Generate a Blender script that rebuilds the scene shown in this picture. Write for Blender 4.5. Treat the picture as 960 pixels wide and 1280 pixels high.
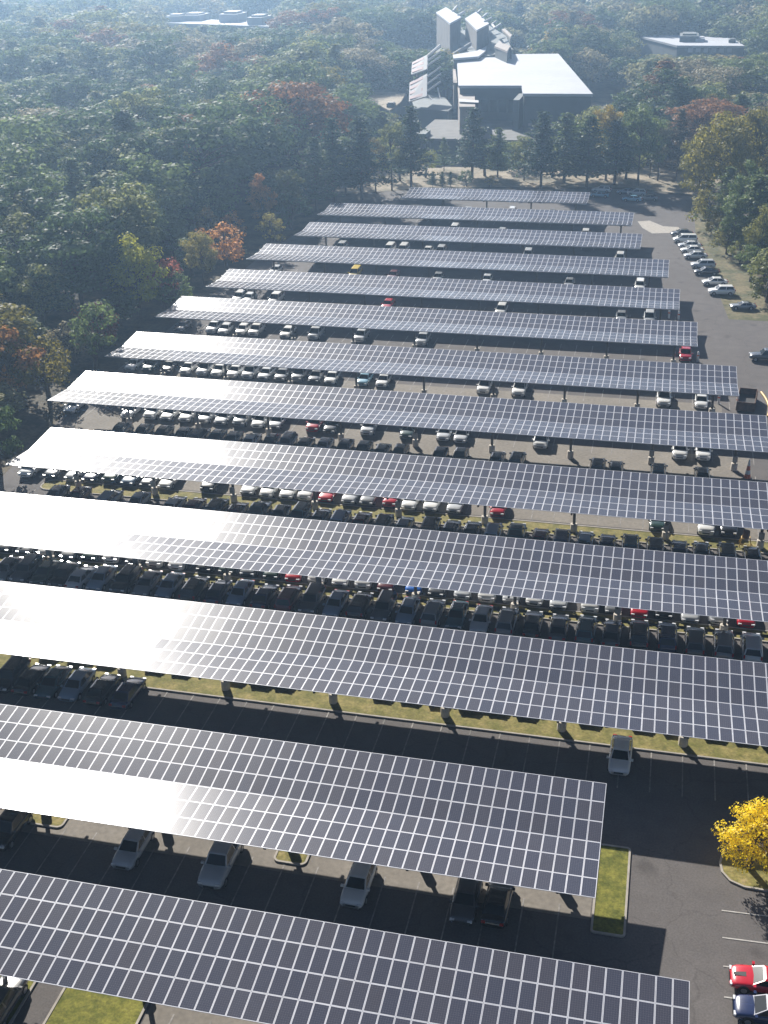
import bpy, bmesh, math, random
from mathutils import Vector, Matrix, noise
from math import radians as R, sin, cos, pi, sqrt
random.seed(7)
S = bpy.context.scene
for o in list(bpy.data.objects): bpy.data.objects.remove(o)
C = S.collection

# ------------------------------------------------------------------ camera
FPX, PITCH, ROLL, YAW, HC = 1492.285, R(26.609), R(-1.14), R(-13.518), 63.3
cyw, syw, cp, sp = cos(YAW), sin(YAW), cos(PITCH), sin(PITCH)
FW = Vector((syw*cp, cyw*cp, -sp)); rr = Vector((cyw, -syw, 0)); uu = rr.cross(FW)
RT = cos(ROLL)*rr + sin(ROLL)*uu; UP = -sin(ROLL)*rr + cos(ROLL)*uu
CAM = Vector((0, 0, HC))
cam = bpy.data.cameras.new('camera'); camo = bpy.data.objects.new('camera', cam); C.objects.link(camo)
cam.sensor_fit = 'HORIZONTAL'; cam.sensor_width = 36; cam.lens = 36*FPX/960
cam.clip_start = 1; cam.clip_end = 6000
M = Matrix((RT, UP, -FW)).transposed().to_4x4(); M.translation = CAM
camo.matrix_world = M
S.camera = camo

# ------------------------------------------------------------------ light
SUN_EL, SUN_AZ = R(28.8), R(-31.0)            # azimuth from +y, towards -x
W = bpy.data.worlds.new('World'); S.world = W; W.use_nodes = True
nt = W.node_tree; bg = nt.nodes['Background']
sky = nt.nodes.new('ShaderNodeTexSky'); sky.sky_type = 'NISHITA'; sky.sun_disc = False
sky.sun_elevation = SUN_EL; sky.sun_rotation = SUN_AZ; sky.air_density = 0.65; sky.dust_density = 1.0
nt.links.new(sky.outputs[0], bg.inputs[0]); bg.inputs[1].default_value = 0.05
sl = bpy.data.lights.new('sun', 'SUN'); sl.energy = 5.0; sl.angle = R(0.5); sl.color = (1, .955, .88)
so = bpy.data.objects.new('sun', sl); C.objects.link(so)
sdir = Vector((sin(SUN_AZ)*cos(SUN_EL), cos(SUN_AZ)*cos(SUN_EL), sin(SUN_EL)))
so.rotation_euler = sdir.to_track_quat('Z', 'Y').to_euler(); so.location = (-40, 60, 120)
S.view_settings.view_transform = 'Standard'; S.view_settings.look = 'None'
S.view_settings.exposure = 1.0; S.view_settings.gamma = 1
S.render.engine = 'CYCLES'
S.cycles.volume_bounces = 1; S.cycles.max_bounces = 6; S.cycles.transparent_max_bounces = 8

# ------------------------------------------------------------------ helpers
def ray(px, py):
    d = FW + RT*((px-480)/FPX) + UP*((640-py)/FPX); return d.normalized()
def hit(px, py, z=0.0):
    d = ray(px, py); return CAM + d*((z-HC)/d.z)
def zat(px, py, Y):
    d = ray(px, py); return CAM + d*(Y/d.y)

def tag(o, label=None, cat=None, group=None, kind=None):
    if label: o['label'] = label
    if cat: o['category'] = cat
    if group: o['group'] = group
    if kind: o['kind'] = kind
    return o
def empty(name, loc=(0, 0, 0), rz=0.0):
    o = bpy.data.objects.new(name, None); C.objects.link(o); o.location = loc; o.rotation_euler = (0, 0, rz)
    o.empty_display_size = .5; return o
def link(name, me, parent=None, loc=None):
    o = bpy.data.objects.new(name, me); C.objects.link(o)
    if parent: o.parent = parent
    if loc is not None: o.location = loc
    return o
def copy_tree(o, parent=None):
    c = o.copy(); C.objects.link(c); c.parent = parent
    for ch in o.children: copy_tree(ch, c)
    return c

class MB:
    def __init__(s): s.v = []; s.f = []; s.m = []; s.sm = []
    def add(s, vs, fs, mi=0, smooth=False):
        b = len(s.v); s.v += [tuple(v) for v in vs]
        for f in fs: s.f.append([i+b for i in f]); s.m.append(mi); s.sm.append(smooth)
        return s
    def box(s, x0, x1, y0, y1, z0, z1, mi=0, T=None, skip=()):
        vs = [Vector(p) for p in ((x0,y0,z0),(x1,y0,z0),(x1,y1,z0),(x0,y1,z0),(x0,y0,z1),(x1,y0,z1),(x1,y1,z1),(x0,y1,z1))]
        if T: vs = [T @ v for v in vs]
        fs = {'b':(3,2,1,0),'t':(4,5,6,7),'f':(0,1,5,4),'r':(1,2,6,5),'k':(2,3,7,6),'l':(3,0,4,7)}
        return s.add(vs, [fs[k] for k in fs if k not in skip], mi)
    def tube(s, pts, rad, n=8, mi=0, cap=True, smooth=True):
        pts = [Vector(p) for p in pts]
        if not hasattr(rad, '__len__'): rad = [rad]*len(pts)
        b = len(s.v); vs = []
        for i, p in enumerate(pts):
            d = (pts[min(i+1, len(pts)-1)] - pts[max(i-1, 0)]).normalized()
            a = d.orthogonal() if abs(d.z) < .9 else Vector((1, 0, 0))
            a = (a - d*a.dot(d)).normalized(); c = d.cross(a)
            for k in range(n):
                t = 2*pi*k/n; vs.append(p + (a*cos(t)+c*sin(t))*rad[i])
        fs = []
        for i in range(len(pts)-1):
            for k in range(n):
                fs.append((i*n+k, i*n+(k+1) % n, (i+1)*n+(k+1) % n, (i+1)*n+k))
        s.add(vs, fs, mi, smooth)
        if cap:
            s.add([vs[k] for k in range(n)], [tuple(range(n))[::-1]], mi)
            s.add([vs[(len(pts)-1)*n+k] for k in range(n)], [tuple(range(n))], mi)
        return s
    def prism(s, pts, z0, z1, mi=0, mtop=None):
        n = len(pts)
        s.add([(x, y, z0) for x, y in pts]+[(x, y, z1) for x, y in pts],
              [(i, (i+1) % n, n+(i+1) % n, n+i) for i in range(n)], mi)
        s.add([(x, y, z1) for x, y in pts], [tuple(range(n))], mi if mtop is None else mtop)
        s.add([(x, y, z0) for x, y in pts], [tuple(range(n))[::-1]], mi)
        return s
    def slab(s, P, N, t, mi=0):
        """quad P (4 pts) extruded by -N*t"""
        P = [Vector(p) for p in P]; Q = [p - Vector(N)*t for p in P]
        s.add(P+Q, [(0,1,2,3),(7,6,5,4),(0,4,5,1),(1,5,6,2),(2,6,7,3),(3,7,4,0)], mi)
        return s
    def mesh(s, name, mats):
        me = bpy.data.meshes.new(name); me.from_pydata(s.v, [], s.f)
        for m in (mats if isinstance(mats, (list, tuple)) else [mats]): me.materials.append(m)
        me.polygons.foreach_set('material_index', s.m); me.polygons.foreach_set('use_smooth', s.sm)
        me.update(); return me
    def build(s, name, mats, parent=None, loc=None):
        return link(name, s.mesh(name, mats), parent, loc)

# ------------------------------------------------------------------ materials
def mat(name, col=(.5,.5,.5), rough=.6, metal=0, spec=.5, noise_=None, bump=None, objcol=False, coat=0):
    m = bpy.data.materials.new(name); m.use_nodes = True; t = m.node_tree; n = t.nodes; l = t.links
    b = n['Principled BSDF']; b.inputs['Roughness'].default_value = rough; b.inputs['Metallic'].default_value = metal
    b.inputs['Specular IOR Level'].default_value = spec
    b.inputs['Base Color'].default_value = (*col, 1)
    if coat: b.inputs['Coat Weight'].default_value = coat; b.inputs['Coat Roughness'].default_value = .06
    src = None
    if objcol:
        oi = n.new('ShaderNodeObjectInfo'); src = oi.outputs['Color']; l.new(src, b.inputs['Base Color'])
    if noise_:
        # list of (scale, lo, hi) multipliers
        geo = n.new('ShaderNodeNewGeometry')
        cur = src
        if cur is None:
            rgb = n.new('ShaderNodeRGB'); rgb.outputs[0].default_value = (*col, 1); cur = rgb.outputs[0]
        for sc, lo, hi in noise_:
            nz = n.new('ShaderNodeTexNoise'); nz.inputs['Scale'].default_value = sc; nz.inputs['Detail'].default_value = 5
            l.new(geo.outputs['Position'], nz.inputs['Vector'])
            mr = n.new('ShaderNodeMapRange'); mr.inputs[1].default_value = .3; mr.inputs[2].default_value = .7
            mr.inputs[3].default_value = lo; mr.inputs[4].default_value = hi; l.new(nz.outputs[0], mr.inputs[0])
            vm = n.new('ShaderNodeVectorMath'); vm.operation = 'SCALE'; l.new(cur, vm.inputs[0]); l.new(mr.outputs[0], vm.inputs['Scale'])
            cur = vm.outputs[0]
        l.new(cur, b.inputs['Base Color'])
    if bump:
        geo = n.new('ShaderNodeNewGeometry'); nz = n.new('ShaderNodeTexNoise'); nz.inputs['Scale'].default_value = bump[0]
        nz.inputs['Detail'].default_value = 4
        l.new(geo.outputs['Position'], nz.inputs['Vector']); bp = n.new('ShaderNodeBump'); bp.inputs['Strength'].default_value = bump[1]
        bp.inputs['Distance'].default_value = bump[2]; l.new(nz.outputs[0], bp.inputs['Height']); l.new(bp.outputs[0], b.inputs['Normal'])
    return m

def mix_mat(name, c1, c2, scale, lo=.4, hi=.6, rough=.9, fine=6.0, c3=None, bump=.3):
    m = bpy.data.materials.new(name); m.use_nodes = True; t = m.node_tree; n = t.nodes; l = t.links
    b = n['Principled BSDF']; b.inputs['Roughness'].default_value = rough; b.inputs['Specular IOR Level'].default_value = .25
    geo = n.new('ShaderNodeNewGeometry')
    nz = n.new('ShaderNodeTexNoise'); nz.inputs['Scale'].default_value = scale; nz.inputs['Detail'].default_value = 6; nz.inputs['Roughness'].default_value = .65
    l.new(geo.outputs['Position'], nz.inputs['Vector'])
    rp = n.new('ShaderNodeValToRGB'); rp.color_ramp.elements[0].position = lo; rp.color_ramp.elements[1].position = hi
    rp.color_ramp.elements[0].color = (*c1, 1); rp.color_ramp.elements[1].color = (*c2, 1)
    if c3:
        e = rp.color_ramp.elements.new(min(.95, hi+.1)); e.color = (*c3, 1)
    l.new(nz.outputs[0], rp.inputs[0])
    nf = n.new('ShaderNodeTexNoise'); nf.inputs['Scale'].default_value = fine; nf.inputs['Detail'].default_value = 3
    l.new(geo.outputs['Position'], nf.inputs['Vector'])
    mr = n.new('ShaderNodeMapRange'); mr.inputs[1].default_value = .3; mr.inputs[2].default_value = .7; mr.inputs[3].default_value = .72; mr.inputs[4].default_value = 1.25
    l.new(nf.outputs[0], mr.inputs[0])
    vm = n.new('ShaderNodeVectorMath'); vm.operation = 'SCALE'; l.new(rp.outputs[0], vm.inputs[0]); l.new(mr.outputs[0], vm.inputs['Scale'])
    l.new(vm.outputs[0], b.inputs['Base Color'])
    bp = n.new('ShaderNodeBump'); bp.inputs['Strength'].default_value = bump; bp.inputs['Distance'].default_value = .05
    l.new(nf.outputs[0], bp.inputs['Height']); l.new(bp.outputs[0], b.inputs['Normal'])
    return m

M_ASPH = mat('asphalt', (.118, .108, .104), .9, spec=.15, noise_=[(.05, .86, 1.14), (.6, .92, 1.08), (7, .85, 1.15)], bump=(18, .2, .02))
M_LANE = mat('worn_asphalt', (.128, .116, .110), .9, spec=.15, noise_=[(.03, .88, 1.1), (.35, .92, 1.08), (6, .88, 1.12)])
def weather(m, crack=.13, stain=.22):
    t = m.node_tree; n = t.nodes; l = t.links; b = n['Principled BSDF']; src = b.inputs['Base Color'].links[0].from_socket
    geo = n.new('ShaderNodeNewGeometry'); dn = n.new('ShaderNodeTexNoise'); dn.inputs['Scale'].default_value = .5; dn.inputs['Detail'].default_value = 4
    l.new(geo.outputs['Position'], dn.inputs['Vector']); ad = n.new('ShaderNodeVectorMath'); ad.operation = 'MULTIPLY_ADD'; ad.inputs[1].default_value = (2.5, 2.5, 0)
    l.new(dn.outputs['Color'], ad.inputs[0]); l.new(geo.outputs['Position'], ad.inputs[2])
    vo = n.new('ShaderNodeTexVoronoi'); vo.feature = 'DISTANCE_TO_EDGE'; vo.inputs['Scale'].default_value = crack; l.new(ad.outputs[0], vo.inputs['Vector'])
    m1 = n.new('ShaderNodeMapRange'); m1.inputs[1].default_value = .002; m1.inputs[2].default_value = .012; m1.inputs[3].default_value = .84; m1.inputs[4].default_value = 1; l.new(vo.outputs[0], m1.inputs[0])
    v2 = n.new('ShaderNodeTexVoronoi'); v2.feature = 'F1'; v2.inputs['Scale'].default_value = stain; l.new(ad.outputs[0], v2.inputs['Vector'])
    m2 = n.new('ShaderNodeMapRange'); m2.inputs[1].default_value = .06; m2.inputs[2].default_value = .2; m2.inputs[3].default_value = .72; m2.inputs[4].default_value = 1; l.new(v2.outputs[0], m2.inputs[0])
    mm = n.new('ShaderNodeMath'); mm.operation = 'MULTIPLY'; l.new(m1.outputs[0], mm.inputs[0]); l.new(m2.outputs[0], mm.inputs[1])
    sc = n.new('ShaderNodeVectorMath'); sc.operation = 'SCALE'; l.new(src, sc.inputs[0]); l.new(mm.outputs[0], sc.inputs['Scale']); l.new(sc.outputs[0], b.inputs['Base Color'])
weather(M_ASPH); weather(M_LANE)
M_CONC = mat('concrete_paving', (.20, .18, .155), .9, spec=.2, noise_=[(.15, .85, 1.12), (2.5, .85, 1.15)])
M_KERB = mat('kerb_concrete', (.34, .31, .27), .9, noise_=[(1.5, .8, 1.15)])
M_GRASS = mix_mat('dry_grass', (.13, .125, .03), (.24, .20, .07), .7, .4, .62, fine=5, c3=(.28, .22, .11))
M_GREEN = mix_mat('green_grass', (.085, .095, .014), (.20, .19, .035), .9, .38, .62, fine=6)
M_VERGE = mix_mat('brushy_verge', (.07, .075, .03), (.17, .14, .075), .25, .4, .6, fine=1.5)
M_SAND = mix_mat('sandy_ground', (.15, .13, .085), (.33, .27, .195), .08, .4, .6, fine=1.5)
M_LITTER = mix_mat('leaf_litter', (.035, .032, .02), (.09, .07, .04), .25, .4, .6, fine=2)
M_LINE = mat('line_paint', (.27, .25, .23), .8, noise_=[(.5, .6, 1.2), (3, .6, 1.15)])
M_STEEL = mat('galvanised_steel', (.42, .42, .42), .5, .6, noise_=[(2, .85, 1.1)])
M_DSTEEL = mat('brown_painted_steel', (.10, .085, .07), .55, noise_=[(3, .8, 1.2)])
M_TIRE = mat('rubber', (.015, .015, .016), .8)
M_RIM = mat('wheel_alloy', (.4, .4, .42), .35, .7)
M_GLASS = mat('car_glass', (.008, .013, .018), .1, spec=.4)
M_PAINT = mat('car_paint', rough=.25, spec=.6, objcol=True, coat=1.0)
M_BLACK = mat('black_plastic', (.02, .02, .022), .6)
M_LAMP = mat('headlamp', (.75, .76, .78), .15)
M_TAIL = mat('tail_lamp', (.35, .01, .01), .2)
M_BARK = mat('bark', (.10, .075, .055), .95, noise_=[(2, .6, 1.3)])
M_TOWER = mat('tower_concrete', (.15, .135, .125), .9, noise_=[(.25, .8, 1.15)])
M_TERR = mat('terrace_paving', (.13, .125, .12), .9, noise_=[(.3, .8, 1.15)])
M_WHITE = mat('white_roof_membrane', (.42, .43, .46), .75, spec=.3, noise_=[(.05, .92, 1.06), (.6, .95, 1.04)])
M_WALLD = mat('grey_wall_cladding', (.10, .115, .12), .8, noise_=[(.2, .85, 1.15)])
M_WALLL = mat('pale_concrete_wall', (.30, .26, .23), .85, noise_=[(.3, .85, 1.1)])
M_WINDOW = mat('window_glass', (.03, .045, .05), .1, spec=.8)
M_PINK = mat('pale_red_stripe', (.36, .24, .24), .8)
M_PIPE = mat('white_painted_steel', (.45, .45, .45), .9)
M_YEL = mat('yellow_paint', (.55, .34, .05), .5, noise_=[(3, .7, 1.1)])
M_RUST = mat('rust_brown', (.11, .055, .035), .8, noise_=[(2, .6, 1.4)])
M_ORANGE = mat('orange_red_plastic', (.62, .12, .05), .5)
M_WPLAST = mat('white_plastic', (.75, .74, .72), .5)

def panel_material():
    m = bpy.data.materials.new('solar_cell_glass'); m.use_nodes = True; t = m.node_tree; n = t.nodes; l = t.links
    b = n['Principled BSDF']
    oi = n.new('ShaderNodeObjectInfo'); geo = n.new('ShaderNodeNewGeometry')
    ad = n.new('ShaderNodeMath'); ad.operation = 'ADD'; l.new(oi.outputs['Random'], ad.inputs[0]); l.new(geo.outputs['Random Per Island'], ad.inputs[1])
    fr = n.new('ShaderNodeMath'); fr.operation = 'FRACT'; l.new(ad.outputs[0], fr.inputs[0])
    rp = n.new('ShaderNodeValToRGB'); e = rp.color_ramp.elements
    e[0].position = 0; e[0].color = (.046, .050, .074, 1); e[1].position = 1; e[1].color = (.054, .056, .078, 1)
    k = e.new(.45); k.color = (.049, .052, .076, 1); k = e.new(.85); k.color = (.052, .052, .070, 1)
    l.new(fr.outputs[0], rp.inputs[0])
    # cell grid from UV: 6 x 12 pale gaps
    uv = n.new('ShaderNodeUVMap'); mp = n.new('ShaderNodeVectorMath'); mp.operation = 'MULTIPLY'; mp.inputs[1].default_value = (6, 12, 1)
    l.new(uv.outputs[0], mp.inputs[0]); frv = n.new('ShaderNodeVectorMath'); frv.operation = 'FRACTION'; l.new(mp.outputs[0], frv.inputs[0])
    sx = n.new('ShaderNodeSeparateXYZ'); l.new(frv.outputs[0], sx.inputs[0])
    mn = n.new('ShaderNodeMath'); mn.operation = 'MINIMUM'; l.new(sx.outputs[0], mn.inputs[0]); l.new(sx.outputs[1], mn.inputs[1])
    lt = n.new('ShaderNodeMath'); lt.operation = 'LESS_THAN'; lt.inputs[1].default_value = .035; l.new(mn.outputs[0], lt.inputs[0])
    mx = n.new('ShaderNodeMix'); mx.data_type = 'RGBA'; l.new(lt.outputs[0], mx.inputs[0]); l.new(rp.outputs[0], mx.inputs[6]); mx.inputs[7].default_value = (.16, .17, .19, 1)
    l.new(mx.outputs[2], b.inputs['Base Color'])
    rr_ = n.new('ShaderNodeMapRange'); rr_.inputs[3].default_value = .228; rr_.inputs[4].default_value = .24; l.new(fr.outputs[0], rr_.inputs[0])
    l.new(rr_.outputs[0], b.inputs['Roughness']); b.inputs['Specular IOR Level'].default_value = .22
    return m
M_CELL = panel_material()
M_BACK = mat('module_backsheet', (.05, .05, .055), .7)
M_BASE = mat('pale_concrete_pedestal', (.55, .50, .43), .85, noise_=[(2, .8, 1.1)])
M_ALU = mat('white_module_frame', (.50, .51, .56), .45, noise_=[(.4, .9, 1.08)])

def leaf_material(name, ramp=None):
    m = bpy.data.materials.new(name); m.use_nodes = True; t = m.node_tree; n = t.nodes; l = t.links
    n.remove(n['Principled BSDF']); out = n['Material Output']
    oi = n.new('ShaderNodeObjectInfo'); geo = n.new('ShaderNodeNewGeometry')
    if ramp:
        rp = n.new('ShaderNodeValToRGB'); rp.color_ramp.interpolation = 'LINEAR'; e = rp.color_ramp.elements
        e[0].position = ramp[0][0]; e[0].color = (*ramp[0][1], 1); e[1].position = ramp[-1][0]; e[1].color = (*ramp[-1][1], 1)
        for p, c in ramp[1:-1]:
            k = e.new(p); k.color = (*c, 1)
        l.new(oi.outputs['Random'], rp.inputs[0]); base = rp.outputs[0]
    else: base = oi.outputs['Color']
    mr = n.new('ShaderNodeMapRange'); mr.inputs[3].default_value = .7; mr.inputs[4].default_value = 1.35
    l.new(geo.outputs['Random Per Island'], mr.inputs[0])
    vm = n.new('ShaderNodeVectorMath'); vm.operation = 'SCALE'; l.new(base, vm.inputs[0]); l.new(mr.outputs[0], vm.inputs['Scale'])
    d = n.new('ShaderNodeBsdfDiffuse'); l.new(vm.outputs[0], d.inputs[0])
    tr = n.new('ShaderNodeBsdfTranslucent'); l.new(vm.outputs[0], tr.inputs[0])
    g = n.new('ShaderNodeBsdfGlossy'); g.inputs['Roughness'].default_value = .5; g.inputs[0].default_value = (.5, .5, .5, 1)
    m1 = n.new('ShaderNodeMixShader'); m1.inputs[0].default_value = .5; l.new(d.outputs[0], m1.inputs[1]); l.new(tr.outputs[0], m1.inputs[2])
    m2 = n.new('ShaderNodeMixShader'); m2.inputs[0].default_value = .04; l.new(m1.outputs[0], m2.inputs[1]); l.new(g.outputs[0], m2.inputs[2])
    l.new(m2.outputs[0], out.inputs[0]); return m
M_LEAF = leaf_material('leaves')
M_LEAFR = leaf_material('far_leaves', [(0, (.075, .115, .045)), (.35, (.135, .17, .065)), (.6, (.22, .225, .09)), (.78, (.27, .25, .12)), (.95, (.24, .21, .12)), (1, (.40, .30, .08))])
CB = 1.0  # -----------------------------------------------------------

# ------------------------------------------------------------------ ground
def sheet(name, pts, z, m, kind='structure'):
    b = MB(); b.add([(x, y, z) for x, y in pts], [tuple(range(len(pts)))])
    return tag(b.build(name, m), kind=kind)
def ccw(p):
    a = sum(p[i][0]*p[(i+1) % len(p)][1]-p[(i+1) % len(p)][0]*p[i][1] for i in range(len(p)))
    return p if a > 0 else p[::-1]
sheet('ground', [(-1500, -60), (900, -60), (900, 2600), (-1500, 2600)], 0, M_LITTER)
lot = ccw([(-82, 20), (30, 20), (30, 140), (22.5, 168), (20, 205), (13.5, 236), (9.0, 262), (8.0, 278), (6, 305), (-10, 312), (-60, 306), (-76, 296), (-81.5, 236), (-82, 150), (-78.5, 110)])
sheet('parking_lot', lot, .02, M_ASPH)
sheet('sandy_clearing', ccw([(-92, 292), (-76, 298), (-60, 308), (-10, 314), (8, 307), (14, 330), (10, 352), (-66, 349), (-92, 330)]), .015, M_SAND)
sheet('concrete_apron', ccw([hit(*p)[:2] for p in ((797, 277), (812, 276), (829, 283), (848, 284), (853, 291), (815, 292), (803, 285))]), .04, M_KERB)
sheet('verge', ccw([(12, 206), (19, 206), (18, 236), (15, 262), (13, 290), (6, 305), (5.5, 305), (6.2, 290), (6.6, 268), (8.5, 245)]), .03, M_VERGE)
if 0: sheet('road', ccw([(-2, 300), (8, 306), (40, 420), (60, 900), (48, 900), (28, 424), (-2, 330)]), .035, M_LANE)

YF = [281.1, 261.8, 243.0, 223.8, 204.6, 186.5, 166.8, 148.5, 128.0, 109.3, 90.62, 71.89]
XR = [-17.4, -6.7, -4.3, 1.3, 3.4, 6.2, 11.5, 14.6, 22.6, 24.73, 26.57, -.69]
XL = [-59.7, -73.7, -73.0, -77.1, -78.0, -79.9, -79.3, -79.4, -74.4, -74.3, -73.4, -68.7]
VAL = [y-5.9 for y in YF]+[51.2]
ZV = 4.8; TILT = R(5); LP = 1.975
ORD = ['first', 'second', 'third', 'fourth', 'fifth', 'sixth', 'seventh', 'eighth', 'ninth', 'tenth', 'eleventh', 'twelfth', 'thirteenth',
       'fourteenth', 'fifteenth', 'sixteenth', 'seventeenth', 'eighteenth', 'nineteenth', 'twentieth']
def ordn(i):   # 1-based
    if i <= 20: return ORD[i-1]
    t = {2: 'twenty', 3: 'thirty', 4: 'forty'}[i//10]
    return (t+'-'+ORD[i % 10-1]) if i % 10 else {3: 'thirtieth', 4: 'fortieth'}[i//10]
def rowname(k):  # k 1..13 from far, name counted from the front
    n = 14-k; return ORD[n-1]+' canopy from the front' if n > 1 else 'frontmost canopy'

# medians
b13 = [(-60, 4.9)]
def rrect(x0, x1, y0, y1, r=1.2, n=6):
    p = []
    for cx, cy, a in ((x1-r, y1-r, 0), (x0+r, y1-r, 90), (x0+r, y0+r, 180), (x1-r, y0+r, 270)):
        for i in range(n+1):
            t = R(a+90*i/n); p.append((cx+r*cos(t), cy+r*sin(t)))
    return p
def inset(p, d):
    n = len(p); out = []
    for i in range(n):
        a = Vector((*p[i-1], 0)); c = Vector((*p[i], 0)); e = Vector((*p[(i+1) % n], 0))
        t = ((e-c).normalized()+(c-a).normalized()).normalized(); nrm = Vector((-t.y, t.x, 0))
        out.append((c.x+nrm.x*d, c.y+nrm.y*d))
    return out
def island(x0, x1, y0, y1, gm, name, r=1.2, pts=None):
    P = pts or rrect(x0, x1, y0, y1, r); Q = inset(P, .16); n = len(P)
    k = MB(); k.add([(x, y, .0) for x, y in P]+[(x, y, .14) for x, y in P]+[(x, y, .14) for x, y in Q]+[(x, y, .10) for x, y in Q],
                    [(i, (i+1) % n, n+(i+1) % n, n+i) for i in range(n)]+[(n+i, n+(i+1) % n, 2*n+(i+1) % n, 2*n+i) for i in range(n)]
                    + [(2*n+i, 2*n+(i+1) % n, 3*n+(i+1) % n, 3*n+i) for i in range(n)])
    tag(k.build(name+'_kerb', M_KERB), kind='structure')
    g = MB()
    # gently humped turf grid clipped to inset outline (fan of rings)
    cx = sum(q[0] for q in Q)/n; cy = sum(q[1] for q in Q)/n
    g.add([(x, y, .10) for x, y in Q], [tuple(range(n))])
    tag(g.build(name, gm), kind='structure')
for k in (9, 10, 11):
    v = VAL[k-1]; xr = {9: 14.5, 10: 25, 11: 27}[k]
    lo, hi = {9: (1.4, 1.5), 10: (.9, 1.2), 11: (1.4, 1.6)}[k]
    island(XL[k-1]+1, xr if k != 9 else 24, v-lo, v+hi, M_GRASS, 'grass_median')
for k in (7, 8):
    v = VAL[k-1]; sheet('paved_median', [(XL[k-1], v-3.2), (XR[k-1]-1.5, v-3.2), (XR[k-1]-1.5, v+4.2), (XL[k-1], v+4.2)], .028, M_CONC)
v = VAL[11]; sheet('paved_median', [(-68, v-2.6), (-1.0, v-2.6), (-1.0, v+2.0), (-68, v+2.0)], .028, M_CONC)
for (a, c) in ((-46.5, -41.8), (-24.6, -22.0)):
    island(a, c, VAL[11]-1.7, VAL[11]+1.5, M_GRASS, 'grass_patch', .5)
island(-.9, 1.5, 62.2, 71.2, M_GREEN, 'grass_strip', .3)
island(-34.5, -28.5, 46, 53, M_GREEN, 'grass_patch', .5); island(-60, -36.5, 46, 53, M_GREEN, 'grass_patch', .5)
sheet('paved_median', [(-28.3, 48.2), (4, 48.2), (4, 52.6), (-28.3, 52.6)], .028, M_CONC)
sheet('paved_strip', [(-75, VAL[8]+2.0), (24, VAL[8]+2.0), (24, VAL[8]+7.4), (-75, VAL[8]+7.4)], .028, M_CONC)
# tree island lower right
pts = [(22, 73.6), (9.6, 73.4), (8.2, 72.4), (7.9, 71.0), (8.05, 70.0), (8.6, 69.2), (9.6, 68.75), (11, 68.7), (22, 69.6)]
island(0, 0, 0, 0, M_GRASS, 'tree_island', pts=ccw(pts))

# parking lines (one painted sheet per parking row)
def lines(name, segs, w=.11, z=.045):
    b = MB()
    for (x0, y0), (x1, y1) in segs:
        d = Vector((x1-x0, y1-y0, 0)).normalized(); n_ = Vector((-d.y, d.x, 0))*w/2
        b.add([(x0-n_.x, y0-n_.y, z), (x0+n_.x, y0+n_.y, z), (x1+n_.x, y1+n_.y, z), (x1-n_.x, y1-n_.y, z)], [(3, 2, 1, 0)])
    o = b.build(name, M_LINE); tag(o, kind='structure')
POLE0 = {1: -20, 2: -9, 3: -7, 4: -2, 5: .5, 6: 3, 7: 8.5, 8: 11.0, 9: 13.2, 10: 8.9, 11: 5.2, 12: -3.2, 13: 1.5}
BAY = 2.55
for k in range(1, 14):
    v = VAL[k-1]; x = POLE0[k]+BAY*8; segs = []
    xr = XR[k-1] if k < 13 else 5; xl = XL[k-1] if k < 13 else -60
    while x > xl:
        if x < xr:
            segs.append(((x, v-6.7), (x, v-1.5)))
            if k < 13: segs.append(((x, v+2.0), (x, v+7.2)))
        x -= BAY
    lines('parking_lines', segs)
M_LINE = mat('fresh_line_paint', (.42, .40, .37), .7, noise_=[(3, .7, 1.1)])
lines('parking_lines', [((8.0, y), (12.4, y+.15)) for y in (66.2, 63.65, 61.1, 58.5, 56)])
rc = [(1.0, 271), (4.2, 246), (6.6, 232), (9.2, 220), (13, 206)]

# ------------------------------------------------------------------ canopies
def panel_mesh():
    b = MB(); w = .49; L = LP/2-.012; fr = .042; t = .04
    o = [(-w, -L), (w, -L), (w, L), (-w, L)]; i = [(-w+fr, -L+fr), (w-fr, -L+fr), (w-fr, L-fr), (-w+fr, L-fr)]
    b.add([(x, y, 0) for x, y in o]+[(x, y, 0) for x, y in i]+[(x, y, -t) for x, y in o],
          [(0, 1, 5, 4), (1, 2, 6, 5), (2, 3, 7, 6), (3, 0, 4, 7), (8, 9, 1, 0), (9, 10, 2, 1), (10, 11, 3, 2), (11, 8, 0, 3)], 1)
    b.add([(x, y, -t) for x, y in o], [(3, 2, 1, 0)], 2)
    b.add([(x, y, 0) for x, y in i], [(0, 1, 2, 3)], 0)
    return b
PB = panel_mesh()
def with_uv(me):
    uv = me.uv_layers.new(name='UVMap')
    for p in me.polygons:
        if p.material_index == 0 and len(p.loop_indices) == 4:
            for li, c in zip(p.loop_indices, ((0, 0), (1, 0), (1, 1), (0, 1))): uv.data[li].uv = c
    return me
PANEL_ME = with_uv(PB.mesh('solar_panel', [M_CELL, M_ALU, M_BACK]))
def slot_T(k, i, s, jit=True):
    """transform of module in column i (from right), module row s (0 far)"""
    xr = XR[k-1] if k < 13 else 5.37
    x = xr-.5-i
    if k < 13:
        yf = YF[k-1]
        if s < 3:
            d = (s+.5)*LP; y = yf-d*cos(TILT); z = ZV+(3*LP-d)*sin(TILT)+.0; a = TILT
        else:
            d = (s-3+.5)*LP; y = yf-3*LP*cos(TILT)-d*cos(TILT); z = ZV+d*sin(TILT); a = -TILT
    else:
        d = (s+.5)*LP; y = 54.6-d*cos(TILT); z = 5.12-d*sin(TILT); a = TILT
    j = random.gauss(0, R(.16)) if jit else 0; j2 = random.gauss(0, R(.16)) if jit else 0
    return Matrix.Translation((x, y, z)) @ Matrix.Rotation(a+j, 4, 'X') @ Matrix.Rotation(j2, 4, 'Y')
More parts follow.
